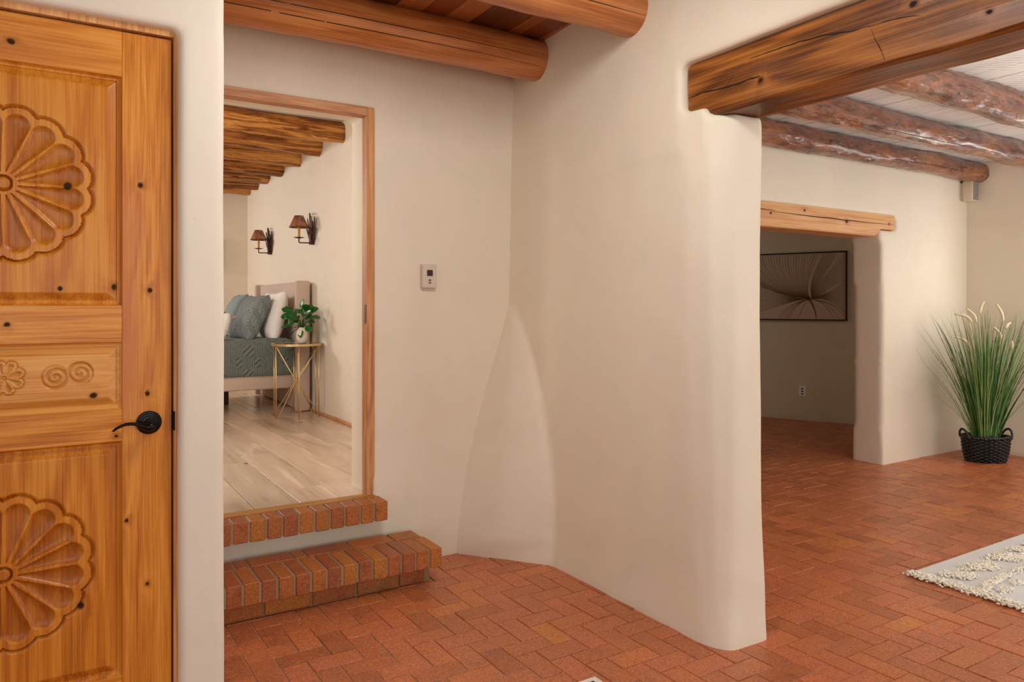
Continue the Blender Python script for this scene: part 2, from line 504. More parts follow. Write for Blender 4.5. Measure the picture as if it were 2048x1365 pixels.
def shade_mat():
    m = NT('mica_shade'); n = m.noise(m.obj(), 22, 4, .6, 1.)
    col = m.ramp(n, [(.3, sr(92, 58, 66)), (.45, sr(134, 82, 62)), (.6, sr(168, 112, 70)), (.75, sr(186, 146, 104))])
    return m.set(col, .4, normal=m.bump(n, .2, .002))


M_shade = shade_mat()


def quilt_mat(name, c, k=1.):
    m = NT(name); sep = m.n('ShaderNodeSeparateXYZ'); m.l(m.obj(), sep.inputs[0])
    u = m.math('MULTIPLY', sep.outputs[0], 5.2 * k)
    vv = m.math('ADD', sep.outputs[2], sep.outputs[1]); v = m.math('MULTIPLY', vv, 5.2 * k)
    # two crossing diagonal families shown in alternate cells
    a = m.math('ADD', u, v); b = m.math('SUBTRACT', u, v)
    ca = m.math('PINGPONG', a, .5); cb = m.math('PINGPONG', b, .5)
    la = m.math('SINE', m.math('MULTIPLY', a, 2 * PI * 4)); lb = m.math('SINE', m.math('MULTIPLY', b, 2 * PI * 4))
    sel = m.math('GREATER_THAN', m.math('SINE', m.math('MULTIPLY', u, 2 * PI * .5)), 0)
    lines = m.math('ADD', m.math('MULTIPLY', la, sel), m.math('MULTIPLY', lb, m.math('SUBTRACT', 1, sel)))
    ribs = m.math('MULTIPLY', m.math('SINE', m.math('MULTIPLY', u, 2 * PI * 14)), .35)
    cell = m.math('GREATER_THAN', m.math('ADD', ca, cb), .56)
    h = m.math('ADD', m.math('MULTIPLY', lines, cell), m.math('MULTIPLY', ribs, m.math('SUBTRACT', 1, cell)))
    bn = m.bump(h, .9, .008); bn = m.bump(m.noise(m.obj(), 9, 3), .3, .02, bn)
    return m.set(c, .75, normal=bn, Sheen_Weight=.3)


M_quilt = quilt_mat('sage_quilting', sr(112, 122, 116))
M_pillowq = quilt_mat('sage_pillow_quilting', sr(130, 140, 138), 1.5)
M_sage = plain('plain_sage_cotton', sr(134, 146, 146), .8, 0, .2, 60)

# ---------------------------------------------------------------- setting: floor
U = .0905
bm = BM()
bm.faces.layers.float.new('rnd')
lay = bm.faces.layers.float['rnd']


def fbrick(x, y, L, W):
    g = .0014; b = .0022; h = random.choice((0, 0, 0, .0012, .002, -.0008)) + random.uniform(-.0005, .0005)
    tx, ty = random.uniform(-.004, .004), random.uniform(-.004, .004)
    x0, x1, y0, y1 = x + g, x + L - g, y + g, y + W - g
    cx, cy = (x0 + x1) / 2, (y0 + y1) / 2
    jx = [random.uniform(-.0013, .0013) for _ in range(8)]
    lo = [bm.verts.new((px + jx[i], py + jx[i + 4], -.006)) for i, (px, py) in enumerate(((x0, y0), (x1, y0), (x1, y1), (x0, y1)))]
    hi = [bm.verts.new((px + jx[i], py + jx[i + 4], h + (px - cx) * tx + (py - cy) * ty)) for i, (px, py) in
          enumerate(((x0 + b, y0 + b), (x1 - b, y0 + b), (x1 - b, y1 - b), (x0 + b, y1 - b)))]
    r = random.random()
    f = bm.faces.new(hi); f[lay] = r
    for i in range(4):
        f = bm.faces.new((lo[i], lo[(i + 1) % 4], hi[(i + 1) % 4], hi[i])); f[lay] = r


NX0, NX1, NY0, NY1 = -11, 92, -24, 94
OX, OY = 1.321 - 14 * U, 2.317 - 22 * U
for i in range(NX0, NX1):
    for j in range(NY0, NY1):
        c = (i + j) % 4
        if c == 0: fbrick(OX + i * U, OY + j * U, 2 * U, U)
        elif c == 2: fbrick(OX + i * U, OY + j * U, U, 2 * U)
f0 = len(bm.faces)
box(bm, -3.2, 8.6, -3.2, 9.0, -.12, -.0035, mi=1)
o = obj('floor', bm, [M_brick, M_mortar]); tag(o, kind='structure')

# bedroom floor of long boards
bm = BM(); bm.faces.layers.float.new('rnd')
bz = .34
x = -2.2
while x < 1.97:
    y = 3.40 - random.random() * 1.0
    while y < 8.9:
        L = random.uniform(.8, 1.5); y0 = max(y, 3.40); y1 = min(y + L, 8.9)
        if y1 > y0 + .01:
            box(bm, x + .0016, x + .1984, y0 + .0016, y1 - .0016, bz - .012, bz, rnd=random.random(), bev=.0012)
        y += L
    x += .2
box(bm, -2.3, 1.99, 3.40, 8.9, .05, bz - .004, mi=1, rnd=0)
o = obj('floor', bm, [M_lam, M_dark]); tag(o, kind='structure')

# ---------------------------------------------------------------- setting: walls
# wall between the foyer and the living room, with its free end (the pier) and the part above the beam
bm = BM()


def ring(z, xc, xp, yn, xr, r):
    return (z, [(xc, 3.50), (xc, 3.3), (xp + (xc - xp) * .4, 2.5), (xp, 1.89 + r), (xp + .016, 1.87 + r * .45), (xp + .03 + r * .35, yn + .008), (xp + r + .03, yn), (xr - .012, yn),
                (xr + .018, yn + .03), (xr + .03, 2.1), (xr + .03, 3.50)][::-1])


prism(bm, [ring(-.03, 2.065, 2.054, 1.838, 2.306, .03), ring(.04, 2.075, 2.058, 1.842, 2.303, .04), ring(.16, 2.09, 2.066, 1.852, 2.308, .08),
           ring(.45, 2.10, 2.076, 1.858, 2.30, .12), ring(1.2, 2.11, 2.080, 1.86, 2.297, .15),
           ring(1.75, 2.125, 2.080, 1.86, 2.298, .15), ring(1.968, 2.13, 2.078, 1.86, 2.30, .15)])
box(bm, 2.085, 2.30, 1.96, 2.2, 1.85, 2.006)
XP = lambda z: 2.076 + .006 * (z - 2); XC = lambda z: 2.128 + .03 * (z - 2)
prism(bm, [(z, [(XP(z), 2.072), (2.33, 2.072), (2.33, 3.50), (XC(z), 3.50), (XC(z), 3.3), (XP(z) * .6 + XC(z) * .4, 2.5)]) for z in (1.85, 2.3, 2.84)])
prism(bm, [(z, [(XP(z) - o_, -1.9), (2.33, -1.9), (2.33, 3.5), (XC(z), 3.5), (XC(z), 3.3), (XP(z) * .6 + XC(z) * .4, 2.5), (XP(z) - o_ * .5, 2.1)]) for z, o_ in ((2.186, -.006), (2.23, .004), (2.3, 0), (2.85, 0))])
# plaster mass in the corner, a cone of mud at the foot of the wall
lv = []
for z, (lx, ly), (rx, ry), b in ((-.03, (1.73, 3.37), (2.05, 2.93), .0), (.10, (1.742, 3.375), (2.06, 2.932), .03), (.313, (1.80, 3.38), (2.07, 2.945), .035),
                                 (.55, (1.885, 3.38), (2.075, 2.99), .035), (.78, (1.955, 3.38), (2.08, 3.045), .03),
                                 (.98, (2.02, 3.38), (2.085, 3.14), .02), (1.13, (2.07, 3.38), (2.09, 3.24), .01), (1.24, (2.10, 3.38), (2.10, 3.34), .0)):
    mx, my = (lx + rx) / 2 - b * .75, (ly + ry) / 2 - b * .6
    lv.append((z, [(2.2, 3.5), (lx, 3.5), (lx, ly), (mx, my), (rx, ry), (2.2, ry)]))
prism(bm, lv)
WR = adobe('wall_right', bm, M_wall, .015, 7)

# back wall of the foyer with the bedroom doorway
bm = BM()
DX0, DX1, DZ1 = .50, 1.333, 2.202


ss_ = lambda t: (lambda q: q * q * (3 - 2 * q))(min(1, max(0, t)))


def slab(bm, x0, x1, z0, z1, y1=3.67):
    zs = sorted({z0, z1} | {z for z in (-.03, .05, .15, .25, .35, .45, .6, .7) if z0 < z < z1})
    fy = lambda z: 3.322 + .058 * ss_(z / .7)
    prism(bm, [(z, [(x0, fy(z)), (x1, fy(z)), (x1, y1), (x0, y1)]) for z in zs])


slab(bm, DX1, 2.25, -.03, 2.85)
slab(bm, -3.0, DX0, -.03, 2.85)
slab(bm, .3, 1.5, -.03, .325)
slab(bm, .3, 1.5, DZ1, 2.85)
WB = adobe('wall_back', bm, M_wall, .015, 5)

# partition with the carved door, near left
bm = BM()
box(bm, .327, .452, 2.318, 3.42, -.03, 2.85)
box(bm, -.75, .45, 2.318, 2.50, 2.053, 2.85)
box(bm, -3.0, -.52, 2.318, 2.50, -.03, 2.85)
WL = adobe('wall_left', bm, M_wall_l, .0125, 4, .003)

# living room: far wall with the wide opening, right wall
bm = BM()
OX0, OX1 = 3.75, 5.60
box(bm, 2.2, OX0, 3.385, 3.64, -.03, 2.75)
prism(bm, [(z, [(OX1 + dx, 3.385 - dy), (7.0, 3.385 - dy), (7.0, 3.64), (OX1 + dx, 3.64)]) for z, dx, dy in
           ((-.03, -.012, .01), (.1, -.006, .006), (.4, .004, 0), (.8, .0, 0), (1.2, .006, .0), (1.5, -.002, 0), (1.86, 0, 0))])
box(bm, 5.79, 7.0, 3.385, 3.64, 1.7, 2.75)
box(bm, 3.4, 7.0, 3.385, 3.64, 1.975, 2.75)
box(bm, 5.57, 5.82, 3.385, 3.64, 1.78, 1.862)
box(bm, 2.2, 3.70, 3.385, 3.64, 1.7, 2.75)
WF = adobe('wall_far', bm, M_wall, .02, 4)
bm = BM()
box(bm, 6.88, 7.1, 2.62, 3.6, -.03, 2.75)
box(bm, 6.88, 7.1, -2.2, 1.5, -.03, 2.75)
box(bm, 6.88, 7.1, 1.4, 2.7, -.03, .95)
box(bm, 6.88, 7.1, 1.4, 2.7, 2.25, 2.75)
adobe('wall_east', bm, M_wall, .03, 3)

# hall beyond the opening
bm = BM()
ax, ay = 6.862, 5.613; dx, dy = .387, -.922
p = lambda s, off=0: (ax + dx * s + .922 * off, ay + dy * s + .387 * off)
prism(bm, [(z, [p(-3.6, 0), p(2.15, 0), p(2.15, .2), p(-3.6, .2)]) for z in (-.03, 2.6)])
adobe('wall_hall', bm, M_hall, .03, 3)
bm = BM()
box(bm, 3.0, 3.2, 3.6, 9.0, -.03, 2.6)
box(bm, 3.0, 6.0, 8.8, 9.0, -.03, 2.6)
o = obj('wall_hall_side', bm, M_hall); tag(o, kind='structure')
bm = BM(); box(bm, 3.0, 8.2, 3.64, 9.0, 2.42, 2.6)
o = obj('ceiling', bm, M_hall); tag(o, kind='structure')

# bedroom shell
bm = BM()
prism(bm, [(z, [(1.975, 3.60), (2.06, 3.60), (2.06, 9.0), (1.975, 9.0)]) for z in (.2, 2.9)])
adobe('wall_bedroom_right', bm, M_bed, .025, 3, .005)
bm = BM(); box(bm, -2.4, 2.06, 8.845, 9.0, .2, 2.9)
o = obj('wall_bedroom_far', bm, M_bed); tag(o, kind='structure')
bm = BM(); box(bm, -2.4, -2.2, 3.4, 9.0, .2, 2.9)
o = obj('wall_bedroom_left', bm, M_bed); tag(o, kind='structure')
bm = BM(); box(bm, -2.4, 2.1, 3.66, 9.0, 2.70, 2.85)
o = obj('ceiling', bm, M_bed); tag(o, kind='structure')
bm = BM(); box(bm, 1.955, 1.976, 3.68, 8.85, .341, .362, bev=.004, seg=2)
o = obj('baseboard_right', bm, M_frame); tag(o, kind='structure')

# plank ceilings
bm = BM(); bm.faces.layers.float.new('rnd')
x = -3.0; random.seed(3)
pat = [.15, .6, .35, .9, .2, .75, .1, .95, .45, .8, .05]
k = 0
while x < 2.2:
    ww = random.choice((.075, .10, .115, .13))
    box(bm, x + .001, x + ww - .001, -3.0, 3.60, 2.598, 2.618, rnd=pat[k % 11], bev=.002); k += 1
    x += ww
box(bm, -3.0, 2.3, -3.0, 3.6, 2.615, 2.66, mi=1, rnd=0)
o = obj('ceiling', bm, [M_ceil, M_dark]); tag(o, kind='structure')
bm = BM(); bm.faces.layers.float.new('rnd')
x = 2.2
while x < 7.0:
    ww = random.choice((.10, .13, .17, .2))
    hz = random.uniform(0, .004)
    box(bm, x + .0035, x + ww - .0035, -2.2, 3.5, 2.503 + hz, 2.53, rnd=random.random(), bev=.003)
    x += ww
box(bm, 2.25, 7.0, -2.2, 3.5, 2.525, 2.58, mi=1, rnd=0)
o = obj('ceiling', bm, [M_ceilw, M_dark]); tag(o, kind='structure')

# ---------------------------------------------------------------- ceiling logs


def log(name, x0, x1, y, z, r0, r1, mat, label, group, seed, rough=.004, seg=28, step=.04, cracks=(), parent=None, sag=0):
    bm = BM(); n = int((x1 - x0) / step); pts = []; rings = []
    for i in range(n + 1):
        t = i / n; xx = x0 + (x1 - x0) * t
        cy = noise.noise(Vector((xx * .9, seed, 0))) * .010; cz = noise.noise(Vector((xx * .9, seed, 9))) * .008 + sag * math.sin(PI * t)
        r = r0 + (r1 - r0) * t
        ring_ = []
        for k in range(seg):
            a = 2 * PI * k / seg
            q = r + (noise.noise(Vector((xx * 16, math.cos(a) * 4 + seed, math.sin(a) * 4))) * rough * .45 if rough > .009 else 0) + noise.noise(Vector((xx * 2.2, math.cos(a) * 1.1 + seed, math.sin(a) * 1.1))) * rough * 1.6 \
                + noise.noise(Vector((xx * 9, math.cos(a) * 3 + seed, math.sin(a) * 3))) * rough * .8
            ring_.append(bm.verts.new((xx - x0, cy + q * math.cos(a), cz + q * math.sin(a))))
        rings.append(ring_)
    for a, b in zip(rings, rings[1:]):
        for k in range(seg): bm.faces.new((a[k], b[k], b[(k + 1) % seg], a[(k + 1) % seg]))
    bm.faces.new(rings[0]); bm.faces.new(rings[-1][::-1])
    # drying cracks: thin dark wedges lying in the surface
    for (a0, s0, s1) in cracks:
        prev = None
        m = 40
        for i in range(m + 1):
            t = i / m; s = s0 + (s1 - s0) * t
            idx = min(n, max(0, int(s / (x1 - x0) * n))); aa = a0 + .10 * noise.noise(Vector((s * 1.3, seed, 4)))
            k = aa / (2 * PI) * seg
            ka = int(k) % seg; kb = (ka + 1) % seg; fr = k - int(k)
            c = rings[idx][ka].co.lerp(rings[idx][kb].co, fr)
            c = Vector((s, c.y, c.z)); outw = Vector((0, math.cos(aa), math.sin(aa)))
            tan = Vector((0, -math.sin(aa), math.cos(aa)))
            wd = .0016 * math.sin(PI * min(1, max(0, t))) + .0003
            pr = (bm.verts.new(c + outw * .0012 + tan * wd), bm.verts.new(c + outw * .0012 - tan * wd))
            if prev:
                f = bm.faces.new((prev[0], pr[0], pr[1], prev[1])); f.material_index = 1
            prev = pr
    o = obj(name, bm, [mat, M_dark], smooth=True)
    o.location = (x0, y, z)
    return tag(o, label, 'ceiling beam', group)


G1 = 'smooth round logs under the foyer ceiling'
log('ceiling_log', -1.0, 2.16, 3.137, 2.513, .112, .103, M_log, 'smooth amber round ceiling log running along the top of the doorway wall', G1, 1.3,
    cracks=((3.75, 1.0, 3.10), (3.35, 1.2, 3.12)))
log('ceiling_log', -1.0, 2.16, 2.365, 2.492, .105, .105, M_log, 'golden round ceiling log cut by the top edge, entering the plaster wall', G1, 5.1,
    cracks=((3.6, 1.9, 3.12),))
G2 = 'rough peeled logs under the white board ceiling'
log('ceiling_log', 2.30, 6.97, 3.275, 2.416, .092, .082, M_rough, 'rough dark red peeled log beside the lintel wall, lowest of the living room logs', G2, 2.2, .010, cracks=((3.6, 2.9, 4.4),))
log('ceiling_log', 2.30, 6.97, 2.71, 2.416, .086, .086, M_rough, 'rough peeled log under white boards, middle of the three living room logs', G2, 8.2, .010, cracks=((3.9, 1.2, 4.0),))
log('ceiling_log', 2.30, 6.97, 2.10, 2.416, .086, .086, M_rough, 'rough peeled log emerging behind the hewn beam, nearest of the living room logs', G2, 14.2, .010)
G3 = 'rustic logs under the bedroom ceiling'
ys = [5.62, 6.18, 6.78, 7.38, 7.90, 8.36, 8.72]
nm = ['nearest of the seven bedroom ceiling logs, rustic dark brown and amber', 'second nearest bedroom ceiling log, amber with dark upper side',
      'third nearest bedroom ceiling log, orange brown and knotty', 'fourth bedroom ceiling log, middle of the seven, reddish brown',
      'fifth bedroom ceiling log counted from the nearest, yellowish and smooth', 'sixth bedroom ceiling log, last but one before the far wall',
      'farthest bedroom ceiling log, short amber strip at the far wall']
for i, y in enumerate(ys):
    log('ceiling_log', -1.6, 2.0, y + .01, 2.615, .084, .082, M_logb, nm[i], G3, 20 + 3.7 * i, .012, seg=20, step=.06)

# ---------------------------------------------------------------- big hewn beam over the living room opening
bm = BM()
n = 120; rings = []
for i in range(n + 1):
    y = -1.7 + (2.064 + 1.7) * i / n
    wob = noise.noise(Vector((y * 1.6, 3, 0))) * .008 + noise.noise(Vector((y * 5, 7, 0))) * .003
    zb = 1.965 + wob; zt = 2.182
    xf = 2.110 + noise.noise(Vector((y * 2.1, 0, 5))) * .003; xb = 2.318
    b = .012 + .006 * noise.noise(Vector((y * 4, 1, 1)))
    if y > 1.98: zb += (y - 1.98) * .1
    pts = [(xf, zb + b), (xf + b, zb), (2.2, zb + .004), (xb - b, zb + .006), (xb, zb + .018), (xb, zt), (2.2, zt), (xf, zt), (xf - .002, 2.11), (xf + .001, 2.04)]
    rings.append([bm.verts.new((px, y, pz)) for px, pz in pts])
for a, b in zip(rings, rings[1:]):
    for k in range(len(a)): bm.faces.new((a[k], a[(k + 1) % len(a)], b[(k + 1) % len(a)], b[k]))
bm.faces.new(rings[0]); bm.faces.new(rings[-1][::-1])


def crack(bm, pts, wd, xface=2.1075):
    prev = None; m = len(pts)
    P = []
    for a, b in zip(pts, pts[1:]):
        for s in range(8):
            t = s / 8; P.append((a[0] + (b[0] - a[0]) * t, a[1] + (b[1] - a[1]) * t))
    P.append(pts[-1])
    for i, (y, z) in enumerate(P):
        t = i / (len(P) - 1); ww = wd * (.35 + .65 * math.sin(PI * t)) * (1 + .7 * noise.noise(Vector((y * 40, z * 40, 0))))
        z2 = z + .004 * noise.noise(Vector((y * 22, z * 22, 3)))
        pr = (bm.verts.new((xface, y, z2 + ww)), bm.verts.new((xface, y, z2 - ww)))
        if prev:
            f = bm.faces.new((prev[0], prev[1], pr[1], pr[0])); f.material_index = 1
        prev = pr


def on_beam(px, py):
    a = (px - CX) / FPX; F = (math.sin(yaw), math.cos(yaw)); R = (math.cos(yaw), -math.sin(yaw))
    d = (F[0] + a * R[0], F[1] + a * R[1], (HY - py) / FPX); t = 2.1075 / d[0]
    return (d[1] * t, H + d[2] * t)


for pl, wd in (([(1377, 196), (1400, 186), (1452, 174), (1480, 166), (1500, 157), (1518, 152), (1522, 164)], .0026),
               ([(1452, 172), (1462, 158), (1470, 142)], .0008),
               ([(1500, 118), (1560, 96), (1640, 72), (1700, 62), (1740, 52)], .0024),
               ([(1742, 56), (1750, 80), (1764, 106), (1770, 122)], .0022),
               ([(1740, 52), (1800, 36), (1840, 30)], .0014),
               ([(1800, 0), (1794, 14), (1782, 36)], .0018)):
    crack(bm, [on_beam(*p) for p in pl], wd)
o = obj('wooden_beam', bm, [M_beam, M_dark]); tag(o, 'massive square hewn brown beam with cracks spanning the opening above the pier', 'beam')

# ---------------------------------------------------------------- lintel over the hall opening
bm = BM()
n = 60; rings = []
for i in range(n + 1):
    x = 3.66 + (5.755 - 3.66) * i / n
    zb = 1.808 + .004 * math.sin(x * 3) - .006 * math.sin((x - 3.66) * 1.5)
    if x > 5.50: zb = min(1.864, zb + (x - 5.50) / .07 * .055)
    zt = 1.978 + .003 * noise.noise(Vector((x * 3, 0, 0)))
    yf = 3.378; yb = 3.60; b = .008
    rings.append([bm.verts.new((x, py, pz)) for py, pz in ((yf, zb + b), (yf + b, zb), (yb, zb), (yb, zt), (yf, zt))])
for a, b in zip(rings, rings[1:]):
    for k in range(5): bm.faces.new((a[k], b[k], b[(k + 1) % 5], a[(k + 1) % 5]))
bm.faces.new(rings[0]); bm.faces.new(rings[-1][::-1])
for pts, wd in (([(3.7, 1.925), (4.1, 1.923), (4.3, 1.921)], .003), ([(4.25, 1.912), (4.6, 1.908), (5.0, 1.905), (5.3, 1.903), (5.75, 1.905)], .0035)):
    prev = None; P = []
    for a, b in zip(pts, pts[1:]):
        for s in range(8): P.append((a[0] + (b[0] - a[0]) * s / 8, a[1] + (b[1] - a[1]) * s / 8))
    P.append(pts[-1])
    for i, (x, z) in enumerate(P):
        ww = wd * (.3 + .7 * math.sin(PI * i / (len(P) - 1))); z += .003 * noise.noise(Vector((x * 6, 0, 1)))
        pr = (bm.verts.new((x, 3.3768, z + ww)), bm.verts.new((x, 3.3768, z - ww)))
        if prev: bm.faces.new((prev[1], pr[1], pr[0], prev[0])).material_index = 1
        prev = pr
bmesh.ops.recalc_face_normals(bm, faces=bm.faces)
o = obj('lintel', bm, [M_lintel, M_dark]); tag(o, 'pale pine lintel with a long dark crack over the dark hall opening', 'lintel')

# ---------------------------------------------------------------- trims and brick steps
t1 = thing('trim_1', None, None, kind='structure')
bm = BM(); box(bm, 1.303, 1.343, 3.366, 3.432, .342, 2.208, bev=.003); obj('jamb', bm, M_frame, t1)
bm = BM(); box(bm, .47, .51, 3.366, 3.432, .342, 2.208, bev=.003); obj('jamb', bm, M_frame, t1)
bm = BM(); box(bm, .51, 1.303, 3.366, 3.432, 2.166, 2.208, bev=.003); obj('head', bm, M_frameh, t1)
bm = BM(); box(bm, .51, 1.343, 3.352, 3.408, .318, .3465, bev=.004, seg=2); obj('threshold', bm, M_sill, t1)
bm = BM(); box(bm, 1.3005, 1.3035, 3.375, 3.396, 1.17, 1.26); s_ = obj('strike_plate', bm, M_metalgrey, t1); s_['label'] = 'grey metal strike plate'

random.seed(21)


def brick_row(bm, x0, x1, pitch, y0, y1, z0, z1, gap=.011, edge_right=True):
    n = round((x1 - x0) / pitch); pw = (x1 - x0 + gap) / n
    for i in range(n):
        xa = x0 + i * pw; xb = xa + pw - gap
        j = random.uniform(-.003, .003)
        vs = box(bm, xa + random.uniform(-.001, .001), xb + random.uniform(-.001, .001), y0 + j, y1, z0 + random.uniform(-.002, .001), z1 + random.uniform(-.0015, .0015),
                 rnd=random.random(), bev=.003, seg=1)


bm = BM(); bm.faces.layers.float.new('rnd')
brick_row(bm, .455, 1.356, .067, 3.238, 3.354, .250, .340)
box(bm, .458, 1.346, 3.243, 3.36, .255, .335, mi=1, rnd=0)
for v in bm.verts: v.co.z += .002
o = obj('brick_step', bm, [M_stepbrick, M_mortar2]); tag(o, 'single row of upright orange bricks right below the bedroom threshold', 'step', 'brick steps to the bedroom')
bm = BM(); bm.faces.layers.float.new('rnd')
brick_row(bm, .455, 1.508, .067, 2.980, 3.168, .084, .170)
box(bm, .458, 1.499, 2.986, 3.29, .088, .165, mi=1, rnd=0)
for a, b in ((.455, .66), (.67, .715), (.724, .90), (.91, .955), (.965, 1.16), (1.17, 1.36), (1.37, 1.495)):
    box(bm, a, b, 3.178, 3.285, .09, .170 + random.uniform(-.001, .001), rnd=random.random(), bev=.003)
x = .455
for L in (.10, .195, .195, .195, .195, .13):
    e = min(x + L, 1.498)
    box(bm, x, e - .009, 3.055 + random.uniform(-.002, .002), 3.16, .003, .078, rnd=random.random(), bev=.003); x += L
box(bm, .458, 1.485, 3.062, 3.29, -.01, .09, mi=1, rnd=0)
o = obj('brick_step', bm, [M_stepbrick, M_mortar2]); tag(o, 'deep lower brick step standing on the floor, with overhanging nosing row', 'step', 'brick steps to the bedroom')

# ---------------------------------------------------------------- carved door
d = thing('door_1', None, None, (0, 0, 0), kind='structure')
DY = 2.36; DXL, DXR = -.501, .313
PX0, PX1 = -.372, .184
zr = [(0.006, .207), (.869, .961), (1.150, 1.254), (1.901, 2.030)]
for a, b in ((DXL, PX0), (PX1, DXR)):
    bm = BM(); box(bm, a, b, DY, DY + .042, .006, 2.030, bev=.002); obj('stile', bm, M_stile, d)
for a, b in zr:
    bm = BM(); box(bm, PX0, PX1, DY + .0005, DY + .0415, a, b, bev=.0012); obj('rail', bm, M_rail, d)


def ss(a, b, x):
    t = min(1, max(0, (x - a) / (b - a))); return t * t * (3 - 2 * t)


def rosette(x, z, cx, cz, R, n, rot, depth, hub):
    """carved depth at (x, z), 0 outside"""
    u, v = x - cx, z - cz; r = math.hypot(u, v)
    if r > R * 1.12: return 0
    th = math.atan2(v, u); st = 2 * PI / n
    k = round((th - rot) / st); ph = th - rot - k * st
    rc = R * (1 - .235) if n > 10 else R * .72
    lr = R - rc                                    # lobe radius
    a, q = r * math.cos(ph), r * math.sin(ph)
    dl = math.hypot(a - rc, q) - lr                # distance outside the lobe
    out = dl if a > rc * .9 else -1
    h = 0
    gw = R * .052 if n > 10 else R * .12
    if out > 0: h = max(h, depth * .95 * max(0, 1 - out / gw))
    wp = lr * .63 if n > 10 else lr * .6
    r0 = hub * 1.45
    if a > r0:
        if a < rc: wloc = .0012 + (wp - .0012) * ((a - r0) / (rc - r0)); e = abs(q) / wloc
        else: e = math.hypot(a - rc, q) / wp
        if e < 1:
            sh = (1 - e ** 3.0) ** .8
            h = max(h, depth * sh * (.55 + .45 * ss(r0, rc, a)) + .0004 * noise.noise(Vector((x * 160, z * 60, 2))))
    if r < hub:
        h = max(h, depth * .8 * ss(.55, .95, r / hub) * (1 - ss(.97, 1.0, r / hub)) + depth * .2)
    return h


def scroll(x, z, cx, cz, s):
    h = 0
    for (ox, oz, sg, ph) in ((-.029, -.004, 1, 2.3), (.029, .004, 1, 5.4)):
        u, v = (x - cx) * s - ox, (z - cz) - oz; r = math.hypot(u, v)
        if r < .034:
            th = math.atan2(v, u)
            g = .5 + .5 * math.cos(2 * PI * (r / .0155) + th + ph)
            edge = ss(.034, .0325, r) if False else (1 if r < .0315 else (.034 - r) / .0025)
            h = max(h, (.0042 * (.25 + .75 * g)) * min(1, edge))
    return h


def panel(z0, z1, kind, mat, step=.0022):
    bm = BM(); nx = int((PX1 - PX0) / step); nz = int((z1 - z0) / step); G = []; ST = []; fl = bm.faces.layers.float.new('stain')
    for j in range(nz + 1):
        row = []; srow = []
        for i in range(nx + 1):
            x = PX0 + (PX1 - PX0) * i / nx; z = z0 + (z1 - z0) * j / nz
            e = max(0., min(x - PX0, PX1 - x, z - z0, z1 - z))
            if e < .006: h = .001 + .009 * (e / .006) ** .7
            elif e < .013: h = .010
            elif e < .0145: h = .013
            elif e < .034: h = .013 - .0085 * (e - .0145) / .0195
            else: h = .0045
            hb = h
            if kind == 'A': h += rosette(x, z, -.094, 1.577, .206, 16, PI / 16, .009, .022)
            elif kind == 'B': h += rosette(x, z, -.094, .541, .206, 16, PI / 16, .009, .022)
            else:
                h += rosette(x, z, -.092, 1.061, .046, 8, PI / 10, .0036, .006)
                h += scroll(x, z, .052, 1.061, 1) + scroll(x, z, -.236, 1.061, -1)
            row.append(bm.verts.new((x, DY + h, z))); srow.append(min(1, (h - hb) / .0045) if h > hb else (.35 if e < .034 and e > .0145 else 0))
        G.append(row); ST.append(srow)
    for j in range(nz):
        for i in range(nx):
            f = bm.faces.new((G[j][i], G[j][i + 1], G[j + 1][i + 1], G[j + 1][i])); f[fl] = ST[j][i]
    # back of the panel
    box(bm, PX0, PX1, DY + .026, DY + .036, z0, z1)
    return obj('panel', bm, mat, d, smooth=True, angle=.7)


panel(1.254, 1.901, 'A', M_panel)
panel(.961, 1.150, 'C', M_panelh)
panel(.207, .869, 'B', M_panel)
# lever handle
hp = thing('door_handle', None, None); hp.parent = d; hp['label'] = 'black lever handle on a round rosette'
bm = BM()
lathe(bm, [(.0, 0), (.033, 0), (.0335, .003), (.031, .006), (.027, .0065), (.0255, .010), (.021, .0105), (.0195, .014), (.014, .015), (.0125, .020), (.0, .020)],
      (.253, DY, .917), 40, 'Y'); obj('rose', bm, M_black, hp, smooth=True, angle=.6)
bm = BM()
lathe(bm, [(.0, .018), (.010, .018), (.010, .048), (.0, .05)], (.253, DY, .915), 24, 'Y')
pts = [(.262, .915), (.257, .9115), (.249, .910), (.240, .9115), (.229, .916), (.217, .9205), (.204, .9225), (.190, .922), (.178, .918), (.167, .912), (.158, .905)]
rad = [.0075, .0125, .0130, .0105, .0068, .0052, .0046, .0043, .0040, .0038, .0028]
tube(bm, [(x, DY - .046 + .004 * i / 10, z) for i, (x, z) in enumerate(pts)], rad, 12)
obj('lever', bm, M_black, hp, smooth=True)

t2 = thing('trim_2', None, None, kind='structure')
bm = BM(); box(bm, .3175, .345, DY - .012, DY + .07, -.0, 2.035); obj('jamb', bm, M_case, t2)
bm = BM(); box(bm, -.53, .345, DY - .012, DY + .07, 2.035, 2.060); obj('head', bm, M_sill if False else M_case, t2)
bm = BM(); box(bm, -.535, -.5055, DY - .012, DY + .07, 0, 2.035); obj('jamb', bm, M_case, t2)
bm = BM(); box(bm, .3165, .3205, DY - .013, DY + .02, .89, .945); s_ = obj('strike_plate', bm, M_black, t2); s_['label'] = 'black strike plate'

# ---------------------------------------------------------------- thermostat
t = thing('thermostat', 'white wall thermostat beside the bedroom doorway', 'thermostat', (0, 0, 0))
bm = BM(); box(bm, 1.588, 1.667, 3.348, 3.384, 1.345, 1.463, bev=.004, seg=2); obj('housing', bm, M_white, t)
bm = BM(); box(bm, 1.612, 1.643, 3.3465, 3.350, 1.404, 1.434); obj('screen', bm, M_screen, t)
for z in (1.383, 1.370):
    bm = BM(); lathe(bm, [(0, 0), (.0085, 0), (.0075, .0016), (0, .0018)], (1.6275, 3.3485, z), 18, 'Y', sy=.55); obj('button', bm, M_btn, t, smooth=True)

